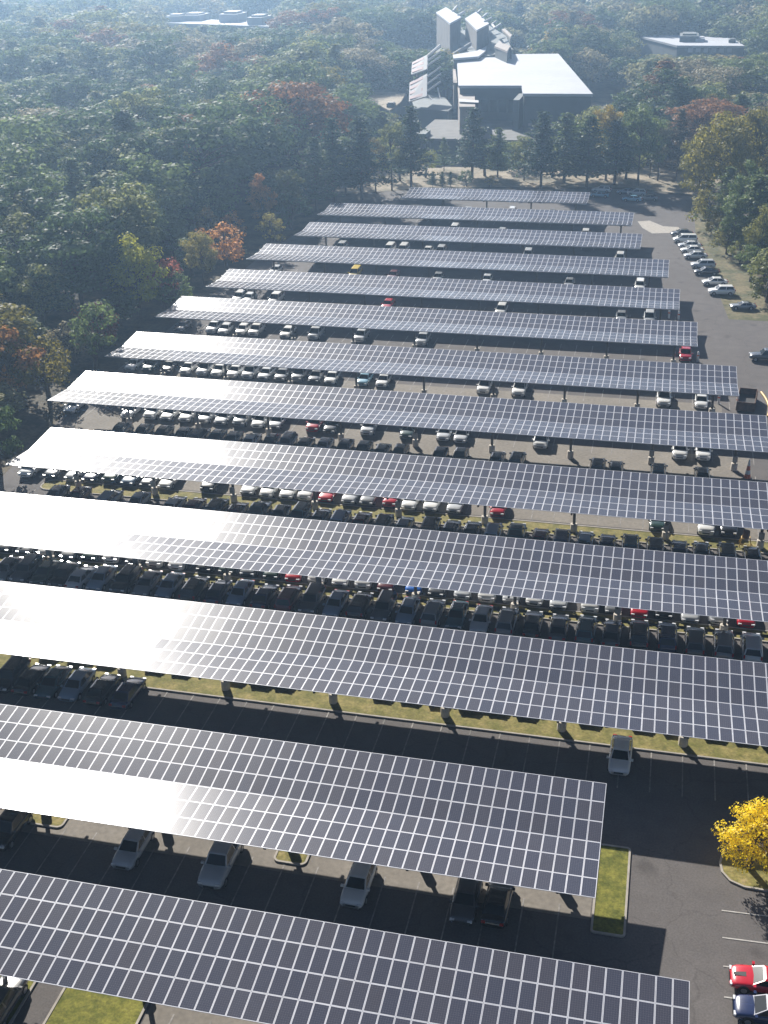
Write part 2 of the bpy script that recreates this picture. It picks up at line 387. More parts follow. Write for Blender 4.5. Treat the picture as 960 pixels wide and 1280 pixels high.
def canopy(k):
    rowsN = 6 if k < 13 else 4
    xr = XR[k-1] if k < 13 else 5.37; xl = XL[k-1] if k < 13 else -62.6
    ncol = int(round(xr-xl)); v = VAL[k-1]
    root = empty('solar_canopy', ((xr+xl)/2, v, 0))
    lab = {13: 'short four-panel-deep solar carport roof cut by the bottom edge, frontmost of all the canopies',
           1: 'shortest and farthest solar carport roof beside the pines and sandy clearing'}.get(k, 'long solar carport roof, the %s' % rowname(k))
    tag(root, lab, 'solar canopy', 'solar canopies over the parking rows')
    inv = Matrix.Translation(-root.location)
    cand = []
    for i in range(ncol):
        for s in range(rowsN):
            T = slot_T(k, i, s); p = T.translation
            q = p-CAM; zz = q.dot(FW); px = 480+FPX*q.dot(RT)/zz; py = 640-FPX*q.dot(UP)/zz
            vis = -15 < px < 975 and -15 < py < 1295
            cand.append(((zz if vis else 1e6+zz), T))
    cand.sort(key=lambda c: c[0])
    for zz, T in cand[:100]:
        o = link('solar_panel', PANEL_ME, root); o.matrix_local = inv @ T
    b = MB(); n_ = len(PB.v)
    for zz, T in cand[100:]:
        TT = inv @ T; b0 = len(b.v)
        b.v += [tuple(TT @ Vector(p)) for p in PB.v]; b.f += [[a+b0 for a in f] for f in PB.f]; b.m += PB.m; b.sm += PB.sm
    o = link('solar_panels', with_uv(b.mesh('solar_panels', [M_CELL, M_ALU, M_BACK])), root); o['kind'] = 'stuff'
    # purlins + edge channel
    hx = (xr-xl)/2
    pr = MB()
    if k < 13:
        for s in (.35, 1.65, 2.7, 3.3, 4.35, 5.65):
            d = s*LP; yy = 5.9-d*cos(TILT) if s < 3 else 5.9-3*LP*cos(TILT)-(s-3)*LP*cos(TILT)
            z = ZV+abs(3-s)*LP*sin(TILT)-.10
            pr.box(-hx, hx, yy-.05, yy+.05, z-.2, z)
        pr.box(-hx, hx, -.13, .13, ZV-.16, ZV-.055)   # gutter in the valley
    else:
        for s in (.4, 1.6, 2.6, 3.6):
            d = s*LP; yy = 54.6-v-d*cos(TILT); z = 5.12-d*sin(TILT)-.10
            pr.box(-hx, hx, yy-.05, yy+.05, z-.2, z)
    pr.build('purlins', M_STEEL, root)
    # posts
    x = POLE0[k]+10.2*2
    ex = (54.6-v) if k == 13 else 5.9
    while x > xl+2:
        if x < xr-1.2:
            lx = x-(xr+xl)/2
            p = MB(); p.tube([(lx, 0, .0), (lx, 0, ZV-.75)], .17, 10); p.build('post', M_DSTEEL, root)
            c = MB(); c.tube([(lx, 0, 0), (lx, 0, .98), (lx, 0, 1.02)], [.40, .40, .34], 14); c.build('post_base', M_BASE, root)
            if k in (8, 9, 10, 11, 12) and random.random() < .6:
                ib = MB(); ib.box(lx-.3, lx+.3, -.42, -.19, 1.25, 2.05); ib.box(lx-.05, lx+.05, -.3, -.2, 1.05, 1.249); ib.build('inverter_box', M_STEEL, root)
            a = MB()
            if k < 13:
                for sg in (1, -1):
                    P = [(lx-.09, sg*.1, ZV-.8), (lx-.09, sg*5.6, ZV+5.6*math.tan(TILT)-.42), (lx-.09, sg*5.6, ZV+5.6*math.tan(TILT)-.31), (lx-.09, sg*.1, ZV-.31)]
                    Q = [(q[0]+.18, q[1], q[2]) for q in P]
                    a.add(P+Q, [(0, 1, 2, 3), (7, 6, 5, 4), (0, 4, 5, 1), (1, 5, 6, 2), (2, 6, 7, 3), (3, 7, 4, 0)])
            else:
                P = [(lx-.09, -3.9, 4.05), (lx-.09, 3.2, 4.65), (lx-.09, 3.2, 4.8), (lx-.09, -3.9, 4.2)]
                Q = [(q[0]+.18, q[1], q[2]) for q in P]
                a.add(P+Q, [(0, 1, 2, 3), (7, 6, 5, 4), (0, 4, 5, 1), (1, 5, 6, 2), (2, 6, 7, 3), (3, 7, 4, 0)])
            a.build('support_arm', M_DSTEEL, root)
        x -= 10.2
for k in range(1, 14): canopy(k)

# ------------------------------------------------------------------ cars
def loft(b, st, prof, mi=0, smooth=True):
    n = None; vs = []
    for s in st:
        p = prof(*s); n = len(p); vs += [(s[0], y, z) for y, z in p]
    fs = []
    for i in range(len(st)-1):
        for j in range(n-1):
            fs.append((i*n+j, (i+1)*n+j, (i+1)*n+j+1, i*n+j+1))
        fs.append((i*n+n-1, (i+1)*n+n-1, (i+1)*n, i*n))
    b.add(vs, fs, mi, smooth)
    b.add(vs[:n], [tuple(range(n))], mi); b.add(vs[-n:], [tuple(range(n))[::-1]], mi)
def bprof(x, w, zl, zb, zt):
    h = [(-.72*w, zl), (-.95*w, zl+.06), (-w, zl+.22), (-w, (zl+zb)/2+.05), (-.985*w, zb-.10), (-.93*w, zb-.02), (-.78*w, zb+(zt-zb)*.5), (-.45*w, zt), (0, zt+.015)]
    return h + [(-y, z) for y, z in h[:-1]][::-1]
TYPES = {  # L, halfwidth, belt, hood, tail, roof, xb_rear, xt_rear, xt_front, xb_front
 'sedan': (4.75, .91, .93, .90, .98, 1.44, -1.85, -1.1, .35, 1.15),
 'hatchback': (4.2, .89, .98, .95, 1.02, 1.50, -2.0, -1.55, .35, 1.15),
 'SUV': (4.75, .95, 1.08, 1.05, 1.1, 1.70, -2.28, -1.9, .45, 1.1),
 'minivan': (5.0, .98, 1.08, 1.04, 1.1, 1.76, -2.42, -2.2, .75, 1.65),
 'pickup': (5.5, .99, 1.12, 1.10, 1.1, 1.84, -.85, -.65, .55, 1.15),
 'coupe': (4.5, .93, .86, .84, .93, 1.27, -1.75, -.85, .1, .85)}
def make_car(ty):
    L, w, zb, zh, ztl, zr, xbr, xtr, xtf, xbf = TYPES[ty]; h = L/2; zl = .26
    root = empty(ty.lower()+'_car' if ty != 'pickup' else 'pickup_truck')
    b = MB()
    hd = zh+.05
    front = [(h-2*.60-.35, w, zl, zb, hd), (h-.95, w*.995, zl, zh-.03, zh+.01), (h-.45, w*.96, zl, zh-.10, zh-.06), (h-.15, w*.88, zl+.03, zh-.22, zh-.17), (h-.03, w*.78, zl+.1, zh-.36, zh-.33), (h, w*.68, zl+.16, zh-.44, zh-.42)]
    if ty == 'pickup':
        loft(b, [(xbr-.05, w, zl+.1, zb, zb+.03), (0, w, zl+.1, zb, zb+.03), (xbf+.1, w, zl+.1, zb, hd)] + [(x, a, c+.1, d, e) for x, a, c, d, e in front[1:]], bprof)
        # open bed: two walls, tailgate, floor
        x0, x1 = -h, xbr-.06
        for sg in (-1, 1):
            y0, y1 = sorted((sg*w, sg*(w-.13)))
            b.box(x0, x1, y0, y1, zl+.2, zb+.02)
        b.box(x0, x0+.09, -w+.131, w-.131, zl+.2, zb); b.box(x0+.091, x1, -w+.131, w-.131, zl+.25, .72, 2)
        b.box(-h-.10, -h-.002, -.85, .85, .42, .58, 1)
    else:
        loft(b, [(-h, w*.74, zl+.18, ztl-.35, ztl-.33), (-h+.05, w*.84, zl+.1, ztl-.18, ztl-.15), (-h+.2, w*.93, zl+.03, ztl-.07, ztl-.03), (-h+.55, w*.985, zl, zb-.01, ztl+.02), (-1.2, w, zl, zb, zb+.03), (0, w, zl, zb, zb+.03)] + front, bprof)
    # greenhouse shell (painted) with a crowned roof
    wb, wt = w*.90, w*.70; z0 = zb-.03; xm = (xtr+xtf)/2
    vs = [(xbr, -wb, z0), (xbr, wb, z0), (xbf, wb*.97, z0), (xbf, -wb*.97, z0),
          (xtr, -wt, zr-.05), (xtr, wt, zr-.05), (xtf, wt, zr-.05), (xtf, -wt, zr-.05),
          (xtr+.1, -wt*.75, zr-.005), (xtr+.1, wt*.75, zr-.005), (xtf-.12, wt*.75, zr-.005), (xtf-.12, -wt*.75, zr-.005)]
    b.add(vs, [(0, 1, 5, 4), (1, 2, 6, 5), (2, 3, 7, 6), (3, 0, 4, 7), (4, 5, 9, 8), (5, 6, 10, 9), (6, 7, 11, 10), (7, 4, 8, 11), (8, 9, 10, 11)])
    for sg in (-1, 1):   # door mirrors, grille, sills, arches
        b.box(xbf-.22, xbf-.05, min(sg*w*.93, sg*(w+.17)), max(sg*w*.93, sg*(w+.17)), zb-.02, zb+.13)
    b.box(h-.02, h+.012, -w*.42, w*.42, zl+.22, zh-.42 if zh-.42 > zl+.3 else zl+.36, 1)
    ax = (-h+.95, h-.92)
    for x in ax:
        for sg in (-1, 1):
            n = 14; y = sg*(w+.004)
            vs = [(x+.40*cos(pi*i/n), y, .33+.40*sin(pi*i/n)) for i in range(n+1)]
            b.add(vs+[(x, y, .33)], [((i, i+1, n+1) if sg < 0 else (i+1, i, n+1)) for i in range(n)], 1)
    b.build('body', [M_PAINT, M_BLACK, M_TIRE], root)
    def lerp(a, c, t): return Vector(a)*(1-t)+Vector(c)*t
    def glass(name, q, off, cuts=((0.05, .95),)):
        # q: bottom-left, bottom-right, top-right, top-left ; cuts: spans along the width
        g = MB()
        for a, c in cuts:
            p = [lerp(q[0], q[1], a), lerp(q[0], q[1], c), lerp(q[3], q[2], c), lerp(q[3], q[2], a)]
            p = [lerp(p[0], p[3], .1), lerp(p[1], p[2], .1), lerp(p[1], p[2], .93), lerp(p[0], p[3], .93)]
            p = [v+Vector(off) for v in p]
            g.add(p, [(0, 1, 2, 3)])
        return g.build(name, M_GLASS, root)
    B = [Vector(v) for v in ((xbr, -wb, z0), (xbr, wb, z0), (xbf, wb*.97, z0), (xbf, -wb*.97, z0), (xtr, -wt, zr-.05), (xtr, wt, zr-.05), (xtf, wt, zr-.05), (xtf, -wt, zr-.05))]
    glass('windshield', (B[3], B[2], B[6], B[7]), (.007, 0, .007), ((.06, .94),))
    glass('rear_window', (B[1], B[0], B[4], B[5]), (-.008, 0, .006), ((.07, .93),))
    cuts = ((.05, .47), (.51, .93)) if ty != 'pickup' else ((.06, .94),)
    glass('side_window', (B[0], B[3], B[7], B[4]), (0, -.008, .003), cuts)
    glass('side_window', (B[2], B[1], B[5], B[6]), (0, .008, .003), tuple((1-c, 1-a) for a, c in cuts))
    for x in ax:
        for sg in (-1, 1):
            wm = MB(); r = .33 if ty in ('sedan', 'hatchback', 'coupe') else .37
            y0, y1 = sg*(w-.20), sg*(w+.015)
            wm.tube([(x, y0, r), (x, y1-sg*.02, r), (x, y1, r)], [r, r, r*.93], 16, 0)
            wm.add([(x+r*.62*cos(2*pi*i/12), y1+sg*.004, r+r*.62*sin(2*pi*i/12)) for i in range(12)], [tuple(range(12)) if sg < 0 else tuple(range(12))[::-1]], 1)
            wm.build('wheel', [M_TIRE, M_RIM], root)
    for sg in (-1, 1):
        hl = MB(); y0, y1 = sorted((sg*w*.86, sg*w*.50))
        hl.box(h-.17, h-.03, y0, y1, zh-.34, zh-.20); hl.build('headlight', M_LAMP, root)
        tl = MB(); y0, y1 = sorted((sg*w*.86, sg*w*.55)); zt_ = ztl-.28
        if ty in ('SUV', 'minivan'): y0, y1 = sorted((sg*w*.90, sg*w*.74)); zt_ = ztl-.30
        tl.box(-h-.012, -h+.14, y0, y1, zt_, zt_+(.34 if ty in ('SUV', 'minivan') else .16)); tl.build('taillight', M_TAIL, root)
    return root
PROTO = {t: make_car(t) for t in TYPES}
used = set()
COL = {'white': (.80, .80, .78), 'silver': (.54, .56, .58), 'grey': (.22, .23, .24), 'black': (.012, .013, .016), 'dark grey': (.08, .084, .092),
       'navy': (.012, .022, .075), 'blue': (.015, .13, .50), 'dark teal': (.02, .075, .095), 'grey-blue': (.24, .32, .42), 'red': (.50, .010, .025),
       'maroon': (.12, .010, .022), 'dark green': (.018, .05, .035), 'yellow': (.70, .52, .08), 'light blue': (.22, .42, .55), 'pale silver': (.58, .60, .62)}
def place_car(ty, col, x, y, rz, label, group):
    if ty in used: o = copy_tree(PROTO[ty])
    else: o = PROTO[ty]; used.add(ty)
    o.location = (x, y, .03); o.rotation_euler = (0, 0, rz)
    c = COL[col]; f = random.uniform(.9, 1.08)
    for ch in o.children:
        if ch.name.startswith('body'): ch.color = (c[0]*f, c[1]*f, c[2]*f, 1)
    tag(o, label, {'SUV': 'car', 'minivan': 'minivan', 'pickup': 'pickup truck'}.get(ty, 'car'), group)
    return o
def x_at(px, Y, z):
    u = (px-480)/FPX; A = Y*RT.y+(z-HC)*RT.z; B = Y*FW.y+(z-HC)*FW.z
    return (u*B-A)/(RT.x-u*FW.x)
# parked rows, read left to right: (canopy row, side, offset of the car centre from the valley, [(pixel x, type, colour, nose towards camera)])
s_, h_, u_, v_, p_ = 'sedan', 'hatchback', 'SUV', 'minivan', 'pickup'
ROWS = [
 (1, 'far', 3.9, [(585, s_, 'silver', 1), (640, u_, 'white', 1), (690, s_, 'grey', 1)]),
 (2, 'far', 4.0, [(568, v_, 'white', 1), (628, s_, 'silver', 1), (732, u_, 'white', 1)]),
 (3, 'far', 4.0, [(427, u_, 'silver', 1), (487, v_, 'white', 1), (504, v_, 'white', 1), (535, s_, 'white', 1), (551, u_, 'silver', 1), (660, u_, 'silver', 1), (775, u_, 'white', 1)]),
 (4, 'far', 4.0, [(345, s_, 'silver', 1), (444, v_, 'yellow', 1), (492, s_, 'maroon', 1), (548, s_, 'grey', 1), (609, s_, 'silver', 1), (712, s_, 'grey', 1), (800, u_, 'white', 1)]),
 (5, 'far', 4.0, [(300, u_, 'silver', 1), (312, s_, 'silver', 1), (345, v_, 'white', 1), (485, s_, 'red', 1), (627, u_, 'white', 1), (777, s_, 'grey', 1), (812, v_, 'pale silver', 1)]),
 (6, 'far', 4.0, [(229, s_, 'dark grey', 1), (268, u_, 'silver', 1), (283, s_, 'silver', 1), (304, s_, 'white', 1), (321, u_, 'white', 1), (360, s_, 'white', 1), (395, v_, 'silver', 1), (452, u_, 'silver', 1), (529, u_, 'silver', 1), (857, u_, 'red', 1)]),
 (7, 'far', 3.9, [(168, s_, 'silver', 1), (190, u_, 'dark teal', 1), (212, s_, 'black', 1), (236, s_, 'white', 1), (257, u_, 'white', 1), (275, s_, 'white', 1), (295, s_, 'white', 1), (314, u_, 'silver', 1),
    (334, s_, 'silver', 1), (354, s_, 'grey', 1), (375, u_, 'grey', 1), (396, s_, 'dark grey', 1), (416, s_, 'white', 1), (456, s_, 'light blue', 1), (480, s_, 'white', 1), (606, u_, 'white', 1), (650, p_, 'white', 1), (830, p_, 'white', 1), (877, s_, 'white', 1)]),
 (7, 'near', -3.6, [(470, s_, 'black', 1), (492, s_, 'dark grey', 1), (559, s_, 'dark grey', 0), (579, s_, 'grey', 1), (622, s_, 'grey-blue', 1), (668, u_, 'navy', 0), (693, s_, 'light blue', 1), (715, s_, 'light blue', 1), (737, s_, 'dark grey', 0)]),
 (8, 'far', 3.9, [(93, s_, 'white', 1), (165, s_, 'silver', 1), (193, u_, 'white', 1), (214, s_, 'white', 1), (236, s_, 'white', 1), (259, s_, 'silver', 1), (281, s_, 'silver', 1), (304, u_, 'grey', 1), (327, s_, 'white', 1), (348, s_, 'silver', 1),
    (395, u_, 'red', 1), (416, s_, 'black', 1), (462, u_, 'silver', 1), (511, s_, 'dark green', 1), (556, s_, 'silver', 1), (578, s_, 'silver', 1), (677, v_, 'white', 1), (850, u_, 'white', 1), (879, u_, 'white', 1)]),
 (8, 'near', -3.6, [(150, s_, 'grey', 1), (178, s_, 'dark teal', 1), (203, s_, 'dark green', 1), (228, s_, 'grey', 1), (249, u_, 'dark grey', 0), (270, s_, 'dark teal', 1), (291, s_, 'grey', 1), (314, s_, 'silver', 0), (338, s_, 'dark grey', 1), (359, u_, 'grey', 1), (381, s_, 'black', 0),
    (405, s_, 'silver', 1), (430, s_, 'dark grey', 1), (454, s_, 'black', 1), (478, s_, 'dark grey', 0), (500, s_, 'black', 1), (550, s_, 'dark grey', 1), (575, s_, 'dark green', 1), (621, s_, 'black', 0), (646, u_, 'black', 0), (747, u_, 'black', 0), (770, s_, 'dark grey', 0), (823, u_, 'dark teal', 0), (878, s_, 'black', 0)]),
 (9, 'far', 3.6, [(42, v_, 'white', 1), (71, s_, 'dark grey', 1), (98, s_, 'pale silver', 1), (120, s_, 'navy', 1), (144, u_, 'dark green', 1), (168, s_, 'grey-blue', 1), (191, s_, 'dark grey', 1), (214, s_, 'white', 1), (266, u_, 'black', 1), (315, s_, 'white', 1), (339, s_, 'white', 1), (363, s_, 'white', 1), (386, u_, 'white', 1), (412, s_, 'red', 1), (440, s_, 'silver', 1), (463, s_, 'grey', 1),
    (490, h_, 'red', 1), (515, s_, 'white', 1), (542, s_, 'white', 1), (571, s_, 'pale silver', 1), (624, h_, 'red', 1), (822, s_, 'dark green', 1), (883, u_, 'white', 1), (911, u_, 'black', 1)]),
 (9, 'near', -3.5, [(70, s_, 'grey', 1), (97, s_, 'maroon', 1), (137, u_, 'grey-blue', 0), (172, s_, 'grey-blue', 1), (217, s_, 'silver', 0), (242, s_, 'maroon', 0), (270, u_, 'black', 0), (296, s_, 'maroon', 0), (323, p_, 'dark teal', 0), (350, s_, 'dark grey', 1), (374, u_, 'dark teal', 1), (400, s_, 'dark grey', 0), (425, u_, 'grey-blue', 0), (451, s_, 'maroon', 0), (479, u_, 'black', 0), (505, s_, 'grey', 0), (537, v_, 'black', 0), (563, s_, 'dark grey', 0), (589, s_, 'black', 0),
    (616, u_, 'grey-blue', 0), (645, p_, 'dark teal', 0), (675, s_, 'maroon', 0), (702, u_, 'navy', 0), (731, s_, 'grey-blue', 0), (759, s_, 'navy', 0), (788, u_, 'dark teal', 0), (819, u_, 'black', 0), (849, s_, 'navy', 0), (877, s_, 'dark grey', 0), (909, u_, 'black', 0), (941, s_, 'black', 0)]),
 (10, 'far', 3.2, [(14, s_, 'dark grey', 1), (40, s_, 'grey', 1), (67, u_, 'white', 1), (95, s_, 'grey', 1), (121, s_, 'dark green', 1), (147, u_, 'white', 1), (175, s_, 'dark grey', 1), (201, u_, 'white', 1), (229, u_, 'white', 1), (262, s_, 'black', 1), (290, s_, 'dark green', 1), (316, s_, 'grey', 1), (345, s_, 'dark green', 1), (372, s_, 'red', 1), (401, u_, 'white', 1), (430, s_, 'white', 1), (459, u_, 'white', 1), (487, s_, 'maroon', 1),
    (521, s_, 'blue', 1), (550, s_, 'dark grey', 1), (582, s_, 'silver', 1), (612, u_, 'white', 1), (642, s_, 'pale silver', 1), (671, s_, 'white', 1), (700, s_, 'silver', 1), (739, u_, 'white', 1), (768, s_, 'grey', 1), (801, s_, 'red', 1), (830, s_, 'black', 1), (863, s_, 'silver', 1), (898, u_, 'silver', 1), (932, s_, 'red', 1)]),
 (10, 'near', -2.9, [(8, s_, 'grey', 1), (33, u_, 'dark grey', 1), (57, s_, 'dark green', 1), (80, s_, 'black', 1), (102, s_, 'silver', 0), (126, s_, 'grey-blue', 1), (157, u_, 'black', 1), (184, s_, 'grey', 1), (212, s_, 'grey-blue', 1), (244, u_, 'black', 0), (273, s_, 'navy', 0), (300, s_, 'grey-blue', 1), (331, s_, 'navy', 0), (361, u_, 'maroon', 0), (390, u_, 'dark grey', 1), (420, s_, 'grey-blue', 1), (450, u_, 'black', 0),
    (480, u_, 'dark grey', 1), (510, s_, 'grey-blue', 1), (541, u_, 'grey', 0), (571, s_, 'dark teal', 1), (602, s_, 'silver', 1), (634, u_, 'grey', 0), (666, s_, 'black', 0), (699, s_, 'dark grey', 0), (733, u_, 'dark teal', 0), (765, s_, 'dark grey', 0), (799, u_, 'black', 0), (834, u_, 'navy', 0), (869, u_, 'dark grey', 0), (905, u_, 'grey', 0), (940, u_, 'silver', 0)]),
 (11, 'far', 3.7, [(35, s_, 'grey', 1), (70, s_, 'silver', 1), (105, u_, 'dark grey', 1), (140, s_, 'white', 1), (200, s_, 'grey', 1), (232, s_, 'white', 1), (300, s_, 'silver', 1), (330, u_, 'dark grey', 1), (360, s_, 'grey', 1), (480, s_, 'white', 1), (515, s_, 'silver', 1), (550, s_, 'grey', 1), (587, u_, 'white', 1), (622, s_, 'black', 1), (657, s_, 'silver', 1), (735, s_, 'navy', 1), (800, s_, 'white', 1), (838, s_, 'grey', 1), (888, s_, 'silver', 1), (925, s_, 'dark grey', 1), (960, u_, 'grey', 1)]),
 (11, 'near', -3.0, [(12, u_, 'black', 1), (38, s_, 'black', 0), (66, s_, 'dark teal', 1), (95, s_, 'grey-blue', 1), (128, s_, 'black', 0), (160, s_, 'navy', 0), (776, s_, 'white', 1)]),
 (12, 'far', 3.9, [(90, u_, 'grey', 1), (280, s_, 'dark grey', 1), (375, s_, 'grey', 1), (507, s_, 'dark grey', 1), (590, s_, 'grey', 1), (625, s_, 'silver', 1)]),
 (12, 'near', -2.9, [(12, u_, 'black', 1), (166, s_, 'silver', 1), (277, p_, 'silver', 1), (449, s_, 'white', 1), (583, s_, 'dark grey', 1), (622, s_, 'black', 0)]),
 (13, 'far', 3.4, [(40, s_, 'black', 1)]),
 (13, 'near', -3.5, [(0, u_, 'dark grey', 0)]),
]
for k, side, off, cars in ROWS:
    Y = VAL[k-1]+off; grp = 'cars parked under the solar canopies'
    for i, (px, ty, col, face) in enumerate(cars):
        x = x_at(px, Y, .9); n = len(cars)
        pos = ('leftmost' if i == 0 else 'rightmost' if i == n-1 else ordn(i+1)+' from left') if n > 1 else 'the only one'
        nose = '' if k < 9 else ('nose to camera, ' if face else 'tail to camera, ')
        lab = '%s %s, %s%s, %s bays, %s' % (col, ty, nose, pos, side, 'under '+rowname(k).replace(' from the front', ' from front'))
        place_car(ty, col, x, Y+random.uniform(-.18, .18), -pi/2+(0 if face else pi)+R(random.uniform(-1.5, 1.5)), lab, grp)
# perimeter row on the right, noses to the drive
PR = [(838, 293, s_, 'dark grey', 'small dark sedan at the far end of the row along the trees'),
      (841, 301, v_, 'white', 'long white minivan, second from the far end of the tree-side row'),
      (847, 308, s_, 'silver', 'silver sedan between white minivan and white sedan beside the trees'),
      (850, 314, s_, 'white', 'white sedan, fourth from the far end of the tree-side row'),
      (854, 321, s_, 'pale silver', 'pale silver sedan just beyond the gap in the tree-side row'),
      (863, 333, u_, 'silver', 'silver SUV beside the black sedan in the tree-side row'),
      (867, 341, s_, 'black', 'black sedan between silver SUV and white sedan along the trees'),
      (877, 354, s_, 'white', 'white sedan next to the white SUV in the tree-side row'),
      (885, 366, u_, 'white', 'big white SUV second from the near end of the tree-side row'),
      (912, 384, 'coupe', 'grey', 'grey coupe at the near end of the tree-side row')]
for px, py, ty, col, lab in PR:
    p = hit(px, py, .3); L = TYPES[ty][0]; a = R(188)
    place_car(ty, col, p.x-cos(a)*L/2, p.y-sin(a)*L/2, a, lab, 'cars parked along the trees')
p = hit(936, 447, .3); place_car('pickup', 'dark grey', p.x+2.75, p.y, R(182), 'dark pickup truck crossing the drive at the right edge', None)
for (px, py, ty, col, rz, lab) in ((750, 244, s_, 'light blue', 175, 'light blue sedan parked just right of the farthest canopy'), (752, 238, u_, 'white', 175, 'white SUV behind the light blue sedan in far tree shade'),
        (783, 240, s_, 'grey-blue', 178, 'grey-blue sedan leftmost of the shaded far cluster below the pines'), (796, 242, u_, 'silver', 176, 'silver SUV in the middle of the shaded far cluster below the pines'),
        (790, 249, s_, 'light blue', 178, 'light blue sedan nearest of the shaded far cluster below the pines'), (811, 248, s_, 'grey', 176, 'grey sedan rightmost of the shaded far cluster below the pines')):
    p = hit(px, py, .5); place_car(ty, col, p.x, p.y, R(rz), lab, 'cars in the shaded far corner')
# lower right corner
Y = 60.0
o = place_car('coupe', 'red', x_at(912, 59.9, .4)+2.2, 59.9, R(180), 'red sports coupe with dark bonnet stripe parked in the lower right corner', None)
st = MB(); st.add([(1.2, -.20, .878), (2.0, -.12, .80), (2.0, .12, .80), (1.2, .20, .878)], [(0, 1, 2, 3)]); st.build('bonnet_stripe', M_BLACK, o)
o = place_car('sedan', 'navy', x_at(916, 57.4, .4)+2.35, 57.4, R(180), 'dark navy sedan beside the red coupe in the lower right corner', None)

# ------------------------------------------------------------------ site clutter near the right end of the canopies
def fold_barrier():
    p = hit(934, 598, 0); r = empty('traffic_cone', (p.x, p.y, .03))
    tag(r, 'tall orange-red and white striped marker cone standing beside the ninth row bays', 'marker')
    zs = [0.06, .62, 1.15, 1.7, 2.2, 2.55]; rad = [.42, .33, .26, .18, .12, .05]
    for i in range(5):
        b = MB(); b.tube([(0, 0, zs[i]), (0, 0, zs[i+1])], [rad[i], rad[i+1]], 14, cap=(i == 4)); b.build('band', M_ORANGE if i % 2 == 0 and i < 4 else M_WPLAST, r)
    b = MB(); b.box(-.5, .5, -.5, .5, 0, .06); b.build('base', M_BLACK, r)
fold_barrier()
def dumpster():
    p = hit(930, 508, 0); r = empty('open_skip', (p.x+.3, p.y+.5, .03), R(-6))
    tag(r, 'open rust-brown steel skip beside the right end of the seventh canopy from the front', 'skip')
    b = MB(); L, w, h = 2.9, 1.25, 1.5
    for a in ((-w, w, -L, -L+.08), (-w, w, L-.08, L)): b.box(a[0], a[1], a[2], a[3], .15, h)
    b.box(-w, -w+.08, -L+.081, L-.081, .15, h); b.box(w-.08, w, -L+.081, L-.081, .15, h)
    b.build('walls', M_RUST, r)
    f = MB(); f.box(-w+.09, w-.09, -L+.09, L-.09, .15, .55); f.build('floor', M_BLACK, r)
    for i in range(5):
        q = MB(); y = -2.4+i*1.2; q.box(w+.002, w+.08, y-.05, y+.05, .15, h-.05); q.build('rib', M_RUST, r)
dumpster()
def hose():
    p0 = hit(948, 490, .1); pts = []
    for i in range(14):
        t = i/13; pts.append((p0.x+.8*sin(t*2.6)+.4, p0.y-9.5*t, .1+.03*sin(t*9)))
    b = MB(); b.tube(pts, .16, 8); tag(b.build('hose', M_YEL), 'yellow corrugated hose curving along the brown skip', 'hose')
hose()
def wframe(x, y):
    r = empty('pipe_trestle', (x, y, .1)); tag(r, 'yellow steel trestle with a brown drum on top in the grass median', 'trestle')
    for sx in (-.55, .55):
        for sy in (-.4, .4):
            b = MB(); b.tube([(sx*1.2, sy*1.2, 0), (sx*.8, sy*.8, 1.0)], .05, 8); b.build('leg', M_YEL, r)
    b = MB()
    for a, c in (((-.44, -.32, 1), (.44, -.32, 1)), ((-.44, .32, 1), (.44, .32, 1)), ((-.44, -.32, 1), (-.44, .32, 1)), ((.44, -.32, 1), (.44, .32, 1)), ((-.6, -.44, .35), (.6, -.44, .35))): b.tube([a, c], .045, 8)
    b.build('crossbars', M_YEL, r)
    b = MB(); b.tube([(0, 0, 1.06), (0, 0, 1.2), (0, 0, 1.75), (0, 0, 1.85)], [.3, .38, .38, .33], 14); b.build('drum', M_RUST, r)
p = hit(931, 683, 0); wframe(p.x, p.y)
def bollard(px, py, lab, h=1.6):
    p = hit(px, py, 0); r = empty('bollard', (p.x, p.y, .03)); tag(r, lab, 'bollard', 'white bollards at the canopy ends')
    b = MB(); b.tube([(0, 0, 0), (0, 0, h-.12), (0, 0, h-.03), (0, 0, h)], [.16, .16, .12, .04], 12); b.build('post', M_WPLAST, r)
    b = MB(); b.tube([(0, 0, h*.55), (0, 0, h*.68)], .168, 12, cap=False); b.build('reflective_band', M_ORANGE, r)
for px, py, lab in ((842, 451, 'white bollard left of the red SUV'), (872, 452, 'white bollard right of the red SUV'), (836, 398, 'left of two white bollards below the ninth canopy from front'), (848, 400, 'right of two white bollards below the ninth canopy from front'),
                    (898, 505, 'tall white bollard between white sedan and brown skip'), (921, 508, 'white bollard hard against the brown skip')): bollard(px, py, lab)
p = hit(812, 222, 0)
r = empty('lamp_post', (p.x, p.y, 0)); tag(r, 'lamp post with a white globe standing among the far pines', 'lamp post')
b = MB(); b.tube([(0, 0, 0), (0, 0, 4.6)], [.14, .09], 10); b.build('pole', M_BLACK, r)
b = MB(); b.tube([(0, 0, 4.62), (0, 0, 4.75), (0, 0, 5.1), (0, 0, 5.45), (0, 0, 5.58)], [.2, .42, .55, .42, .15], 14); b.build('lamp_globe', M_WPLAST, r)

